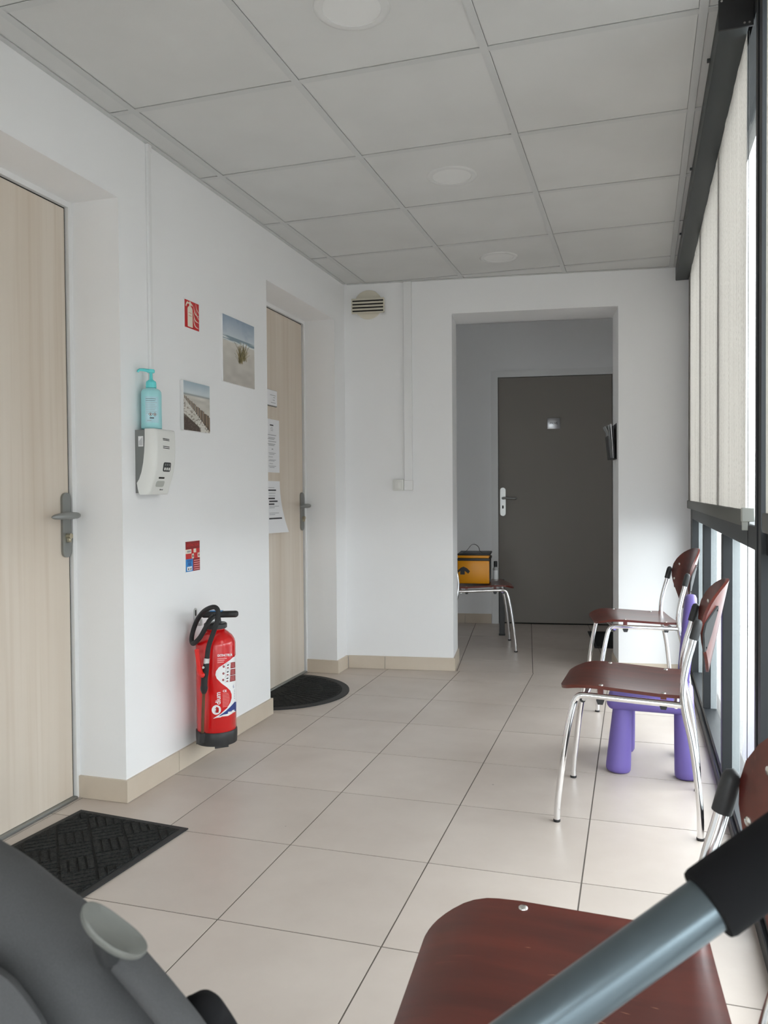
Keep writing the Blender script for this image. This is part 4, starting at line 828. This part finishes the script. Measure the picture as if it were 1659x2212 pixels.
# local: -x points to +t ; front (-y) points into the opening
rk = MB(); rk.box(-0.075, 0.075, -0.004, 0, 0.0, 0.215); rk.box(-0.075, 0.075, -0.040, 0, 0.0, 0.004); rk.prism([(-0.040, 0.0), (-0.036, 0.0), (-0.050, 0.14), (-0.054, 0.14)], -0.075, 0.075, lambda a, b_, c: (c, a, b_)); rk.build('rack', MBPL, t)
MGRL = P('grey_leaflet', srgb(150, 152, 152), 0.6); MGRD = P('dark_leaflet', srgb(60, 58, 62), 0.5)
for k, (d0, d1, zt, mt, nm) in enumerate(((0.012, 0.018, 0.20, MGRD, 'leaflet'), (0.018, 0.030, 0.212, MPAP, 'leaflet'), (0.024, 0.044, 0.206, MGRL, 'leaflet'))):
    MB().prism([(-d0, 0.006), (-d0-0.003, 0.006), (-d1-0.006, zt), (-d1, zt)], -0.068+0.004*k, 0.068-0.003*k, lambda a, b_, c: (c, a, b_)).build(nm, mt, t)
MB().prism([(-0.030, 0.008), (-0.034, 0.008), (-0.052, 0.165), (-0.070, 0.198), (-0.066, 0.200), (-0.048, 0.167)], -0.06, 0.06, lambda a, b_, c: (c, a, b_)).build('leaflet', MGRL, t)

# ------------------------------------------------------------------ mats
t = thing('doormat', 'rectangular black ribbed doormat in front of the near oak door', 'doormat', (-1.636, 1.985, 0), math.radians(-4.3))
MB().rbox(-0.222, 0.222, -0.34, 0.34, 0.0003, 0.005, 0.002, 1).build('backing', MRUB, t)
MB().box(-0.200, 0.200, -0.318, 0.318, 0.004, 0.0062).build('pile', MMAT, t)
m = MB(); c = 0.100; q2 = math.sqrt(0.5)
for i in range(-5, 6):
    for j in range(-5, 6):
        for k in range(4):
            a = (k+0.5)*c/4; h_ = c/4*0.34
            r_ = [(a-h_, 0.005), (a+h_, 0.005), (a+h_, c-0.005), (a-h_, c-0.005)] if (i+j) % 2 else [(0.005, a-h_), (c-0.005, a-h_), (c-0.005, a+h_), (0.005, a+h_)]
            p = [((x+i*c-y-j*c)*q2, (x+i*c+y+j*c)*q2) for x, y in r_]
            for aa, bb_, cc in ((1, 0, 0.196), (-1, 0, 0.196), (0, 1, 0.314), (0, -1, 0.314)):
                p = clip(p, aa, bb_, cc) if len(p) > 2 else p
            if area(p) > 0.00005: m.prism(p, 0.006, 0.0095)
m.build('raised_ribs', MMAT, t)
t = thing('doormat', 'half round black doormat with fan ribs at the far oak door', 'doormat', (-1.912, 4.085, 0), 0)
def half(a, b_, n=40): return [(b_*math.cos(-PI/2+PI*k/n), a*math.sin(-PI/2+PI*k/n)) for k in range(n+1)]
MB().prism(half(0.405, 0.42), 0.0003, 0.006).build('border', MRUB, t); MB().prism(half(0.365, 0.38), 0.006, 0.0075).build('pile', MMAT, t)
m = MB()
for ring, (r0, r1, n_) in enumerate(((0.08, 0.15, 11), (0.165, 0.25, 19), (0.265, 0.355, 27))):
    for k in range(n_):
        a = -PI/2+PI*(k+0.5)/n_; da = PI/n_*0.30
        pts = [(r0*math.cos(a-da), r0*math.sin(a-da)), (r1*math.cos(a-da), r1*math.sin(a-da)), (r1*math.cos(a+da), r1*math.sin(a+da)), (r0*math.cos(a+da), r0*math.sin(a+da))]
        m.prism([(x*1.04, y) for x, y in pts], 0.0075, 0.0105)
m.build('raised_ribs', MMAT, t)
t = thing('doormat', 'plain dark doormat on the corridor floor beside the wall opening', 'doormat', cw(1.79, 1.20), RC)
MB().rbox(-0.21, 0.21, -0.335, 0.335, 0.0003, 0.007, 0.002, 1).build('backing', MRUB, t); MB().box(-0.19, 0.19, -0.315, 0.315, 0.006, 0.009).build('pile', MMAT, t)

# ------------------------------------------------------------------ corridor: bag, small bottle, board
sc_, st_ = 0.817, 0.871
t = thing('cooler_bag', 'yellow and black insulated bag on the chair in the dim corridor', 'bag', cw(0.735, 0.862, 0.4575), RC)
b_ = MB().rbox(-0.100, 0.122, -0.14, 0.14, 0.0, 0.165, 0.008, 2).build('body', MYEL, t, 40)
MB().box(0.1215, 0.1235, -0.125, 0.13, 0.012, 0.155).build('side_panel', MBPL, b_)
MB().rbox(-0.100, 0.128, -0.143, 0.143, 0.160, 0.180, 0.004, 1).build('zip_band', MBLK, t, 40)
ld = MB().rbox(-0.100, 0.120, -0.138, 0.138, 0.178, 0.200, 0.006, 2).build('lid', MYEL, t, 40)
MB().rbox(-0.100, 0.130, -0.143, 0.143, 0.198, 0.212, 0.004, 1).build('lid_piping', MBLK, ld, 40)
m = MB(); hpth = catmull([(-0.065, -0.03, 0.211), (-0.04, -0.03, 0.225), (-0.01, -0.03, 0.262), (0.015, -0.03, 0.268), (0.04, -0.03, 0.250), (0.05, -0.03, 0.222), (0.07, -0.03, 0.211)], 4)
for k in range(len(hpth)-1):
    p, q = hpth[k], hpth[k+1]; n_ = Vector((-(q-p).z, 0, (q-p).x)).normalized()*0.003
    m.add([p+Vector((0,-0.013,0)), p+Vector((0,0.013,0)), q+Vector((0,0.013,0)), q+Vector((0,-0.013,0)), p+n_+Vector((0,-0.013,0)), p+n_+Vector((0,0.013,0)), q+n_+Vector((0,0.013,0)), q+n_+Vector((0,-0.013,0))], [(0,1,2,3),(7,6,5,4),(0,3,7,4),(1,5,6,2),(0,4,5,1),(3,2,6,7)])
m.build('handle_strap', MBLK, t)
ar = [(-0.099, 0.090), (-0.077, 0.112), (-0.057, 0.120), (-0.032, 0.108), (-0.012, 0.088), (-0.025, 0.070), (-0.043, 0.086), (-0.049, 0.090), (-0.049, 0.064), (-0.081, 0.064), (-0.081, 0.090), (-0.099, 0.072), (-0.099, 0.060), (-0.099, 0.062), (-0.099, 0.08)]
MB().slab(ar, -0.1408, -0.1395).build('printed_mark', MBLK, b_)
for a0, a1, z0, z1 in ((0.0, 0.05, 0.128, 0.132), (-0.06, -0.005, 0.028, 0.031)): MB().box(0.1234, 0.1242, -0.09+a0, -0.06+a1, z0, z1).build('side_print', MGPL, b_)
m = MB(); m.tube([(0.1238, -0.04, 0.03), (0.1238, -0.01, 0.06), (0.1238, -0.04, 0.09), (0.1238, -0.07, 0.06), (0.1238, -0.04, 0.03)], 0.0012, 6); m.build('side_emblem', MGPL, b_)
t = thing('small_bottle', 'small clear bottle with a black cap beside the yellow bag', 'bottle', cw(0.892, 0.925, 0.4595), RC)
MB().lathe([(0.018, 0.0), (0.020, 0.003), (0.020, 0.085), (0.014, 0.098), (0.010, 0.102)], 20).build('body', MCLEAR, t, 40); MB().lathe([(0.0125, 0.100), (0.0125, 0.138), (0.011, 0.141)], 20).build('cap', MBLK, t, 40)
MB().grid(lambda u, v: (0.0206*math.cos(-2.6+2.2*u), 0.0206*math.sin(-2.6+2.2*u), 0.012+0.065*v), 10, 1).build('label', MWP, t, 60)
t = thing('grey_board', 'narrow dark grey board standing behind the corridor chair', 'board', cw(0.925, 1.30), RC)
MB().rbox(-0.02, 0.02, -0.012, 0.012, 0.0, 0.43, 0.003, 1).build('panel', P('dark_grey_laminate', (0.06, 0.06, 0.06), 0.5), t)
MB().rbox(-0.024, 0.024, -0.02, 0.02, 0.0, 0.012, 0.003, 1).build('foot', MBPL, t)

# ------------------------------------------------------------------ pushchair
ROOT = Vector((-0.55, 0.66, 0))
t = thing('pushchair', 'grey fabric pushchair with a slate tube handle and black foam grip', 'pushchair', ROOT, 0)
def lp(q): q = Vector(q); return q-ROOT
def px_(u, v, d): return lp(pix(u, v, d))
b0, b1, b2, b3 = px_(1020, 2321, 0.500), px_(1315, 2108, 0.505), px_(1529, 1954, 0.51), px_(1950, 1650, 0.53)
low = [lp((-0.42, 0.47, 0.33)), lp((-0.36, 0.475, 0.36)), lp((-0.28, 0.478, 0.43)), lp((-0.17, 0.48, 0.53))]
pb = MB().tube(catmull(low+[px_(780, 2494, 0.497), b0, b1, b2, b3], 5), 0.0168, 20).build('push_bar', MTUBE, t, 60)
g0, g1 = b2, b3; gd = (g1-g0).normalized()
MB().tube([g0-gd*0.0005, g0, g0+gd*0.003, g0.lerp(g1, 0.5), g1], [0.019, 0.0215, 0.0225, 0.0225, 0.0225], 24).build('foam_grip', MFOAM, pb, 40)
sd = (b1-b0).normalized(); sp_ = b0.lerp(b1, 0.60); 
MB().tube([sp_-sd*0.03+CR*0.006-CU*0.012, sp_-CU*0.014+CR*0.004, sp_+sd*0.018-CU*0.018], [0.014, 0.015, 0.006], 10).build('strap', MFOAM, pb, 50)
# seat shell fabric: a padded sheet whose rounded rim runs down to the right
sil = [(-420, 1700), (-220, 1745), (-80, 1795), (0, 1837), (60, 1876), (115, 1920), (165, 1957), (215, 2000), (262, 2056), (310, 2110), (352, 2160), (392, 2214), (450, 2310), (520, 2450)]
rim = catmull([px_(u, v, 0.60) for u, v in sil], 3)
CFV = CF
def shell(a, b_):
    k = a*(len(rim)-1); i = min(int(k), len(rim)-2); p = rim[i].lerp(rim[i+1], k-i); tg = (rim[i+1]-rim[i]).normalized()
    nn = CF.cross(tg).normalized()
    if nn.dot(CU+CR) > 0: nn = -nn
    r_ = 0.045; 
    if b_ < 0.25: w_ = b_/0.25; return p+nn*(r_+0.30*(1-w_))-CFV*(r_+0.05*(1-w_)**2)
    if b_ < 0.75: ang = PI*(b_-0.25)/0.5; return p+nn*(r_-r_*math.sin(ang))-CFV*(r_*math.cos(ang))
    w_ = (b_-0.75)/0.25; return p+nn*(r_+0.30*w_)+CFV*r_
m = MB(); m.grid(shell, len(rim)-1, 32); m.build('seat_fabric', MFAB, t, 80)
fold = catmull([px_(u, v, 0.535) for u, v in ((-260, 1990), (-120, 2040), (0, 2105), (50, 2155), (95, 2222), (140, 2320), (170, 2420))], 4)
def flap(a, b_):
    k = a*(len(fold)-1); i = min(int(k), len(fold)-2); p = fold[i].lerp(fold[i+1], k-i); tg = (fold[i+1]-fold[i]).normalized(); nn = CF.cross(tg).normalized()
    if nn.dot(CU+CR) > 0: nn = -nn
    r_ = 0.018; ang = PI*b_
    if b_ < 0.5: return p+nn*(r_-r_*math.sin(ang)+0.16*(1-2*b_))-CFV*(r_*math.cos(ang))
    return p+nn*(r_-r_*math.sin(ang))-CFV*(r_*math.cos(ang))
m = MB(); m.grid(flap, len(fold)-1, 14); m.build('fabric_fold', MFAB, t, 80)
MB().tube(catmull([px_(270, 2066, 0.580), px_(310, 2112, 0.575), px_(360, 2172, 0.57), px_(420, 2250, 0.57), px_(500, 2380, 0.58)], 4), 0.0125, 14).build('frame_tube', MFAB, t, 60)
# recline lever
lc_ = px_(243, 2014, 0.545); ax_ = (CR*0.83-CU*0.56-CF*0.10).normalized(); nrm_ = (CU*0.86+CR*0.30-CF*0.42).normalized(); nrm_ = (nrm_-ax_*nrm_.dot(ax_)).normalized(); by = nrm_.cross(ax_)
def dl(rad, th, h, bend=0.0): 
    x = rad*0.0265*math.cos(th); y = rad*0.0105*math.sin(th)
    x = math.copysign(abs(x/0.0265)**0.85*0.0265, x); return lc_+ax_*x+by*y+nrm_*(h+0.004*(x/0.0265)**2)
m = MB(); n_ = 36; pr = [(0.05, -0.006), (0.86, -0.006), (0.97, -0.004), (1.0, 0.0), (0.98, 0.0025), (0.92, 0.003), (0.6, 0.001), (0.05, 0.0005)]
for r_, h_ in pr: m.v += [tuple(dl(r_, 2*PI*k/n_, h_)) for k in range(n_)]
m.f = [(i*n_+k, i*n_+(k+1) % n_, (i+1)*n_+(k+1) % n_, (i+1)*n_+k) for i in range(len(pr)-1) for k in range(n_)]+[tuple(range(n_-1, -1, -1)), tuple(range((len(pr)-1)*n_, len(pr)*n_))]
lv = m.build('recline_lever', MLEV, t, 50)
MB().tube([lc_-nrm_*0.004-ax_*0.004, lc_-nrm_*0.018+ax_*0.0, lc_-nrm_*0.034+ax_*0.006+CF*0.01], [0.009, 0.007, 0.008], 12).build('lever_stem', MBPL, lv, 50)
MB().tube(catmull([px_(420, 2230, 0.60), px_(432, 2190, 0.60), px_(452, 2206, 0.61), px_(490, 2270, 0.62), px_(520, 2350, 0.63)], 4), [0.010, 0.0125, 0.0145]+[0.0155]*13+[0.014], 28).build('bumper_bar', MFOAM, t, 60)
# chassis standing on the floor below the frame of the picture
for y in (0.47, 0.85):
    MB().tube(catmull([lp((-0.36, y, 0.36)), lp((-0.50, y, 0.27)), lp((-0.86, y, 0.10))], 4), 0.013, 12).build('chassis_tube', MTUBE, t, 60)
    MB().tube(catmull([lp((-0.86, y, 0.46)), lp((-0.60, y, 0.30)), lp((-0.40, y, 0.10))], 4), 0.013, 12).build('chassis_tube', MTUBE, t, 60)
    for x in (-0.86, -0.40):
        wh = MB(); wh.lathe([(0.055, -0.016), (0.092, -0.018), (0.1, -0.010), (0.1, 0.010), (0.092, 0.018), (0.055, 0.016)], 28, (0, 0, 0), lambda a, b_, c: (a+x-ROOT.x, c+y+(0.04 if y > 0.6 else -0.04)-ROOT.y, b_+0.1)); wh.build('wheel', MRUB, t, 40)
for x, z in ((-0.86, 0.1), (-0.40, 0.1), (-0.63, 0.23)): MB().tube([lp((x, 0.43, z)), lp((x, 0.89, z))], 0.009, 10).build('axle', MTUBE, t, 60)
MB().rbox(-0.80-ROOT.x, -0.42-ROOT.x, 0.49-ROOT.y, 0.83-ROOT.y, 0.30, 0.36, 0.02, 2).build('seat_base', MFAB, t, 50)
MB().tube(catmull([lp((-0.80, 0.66, 0.36)), lp((-0.74, 0.66, 0.50)), px_(60, 2420, 0.64)], 4), 0.02, 12).build('seat_post', MBPL, t, 60)
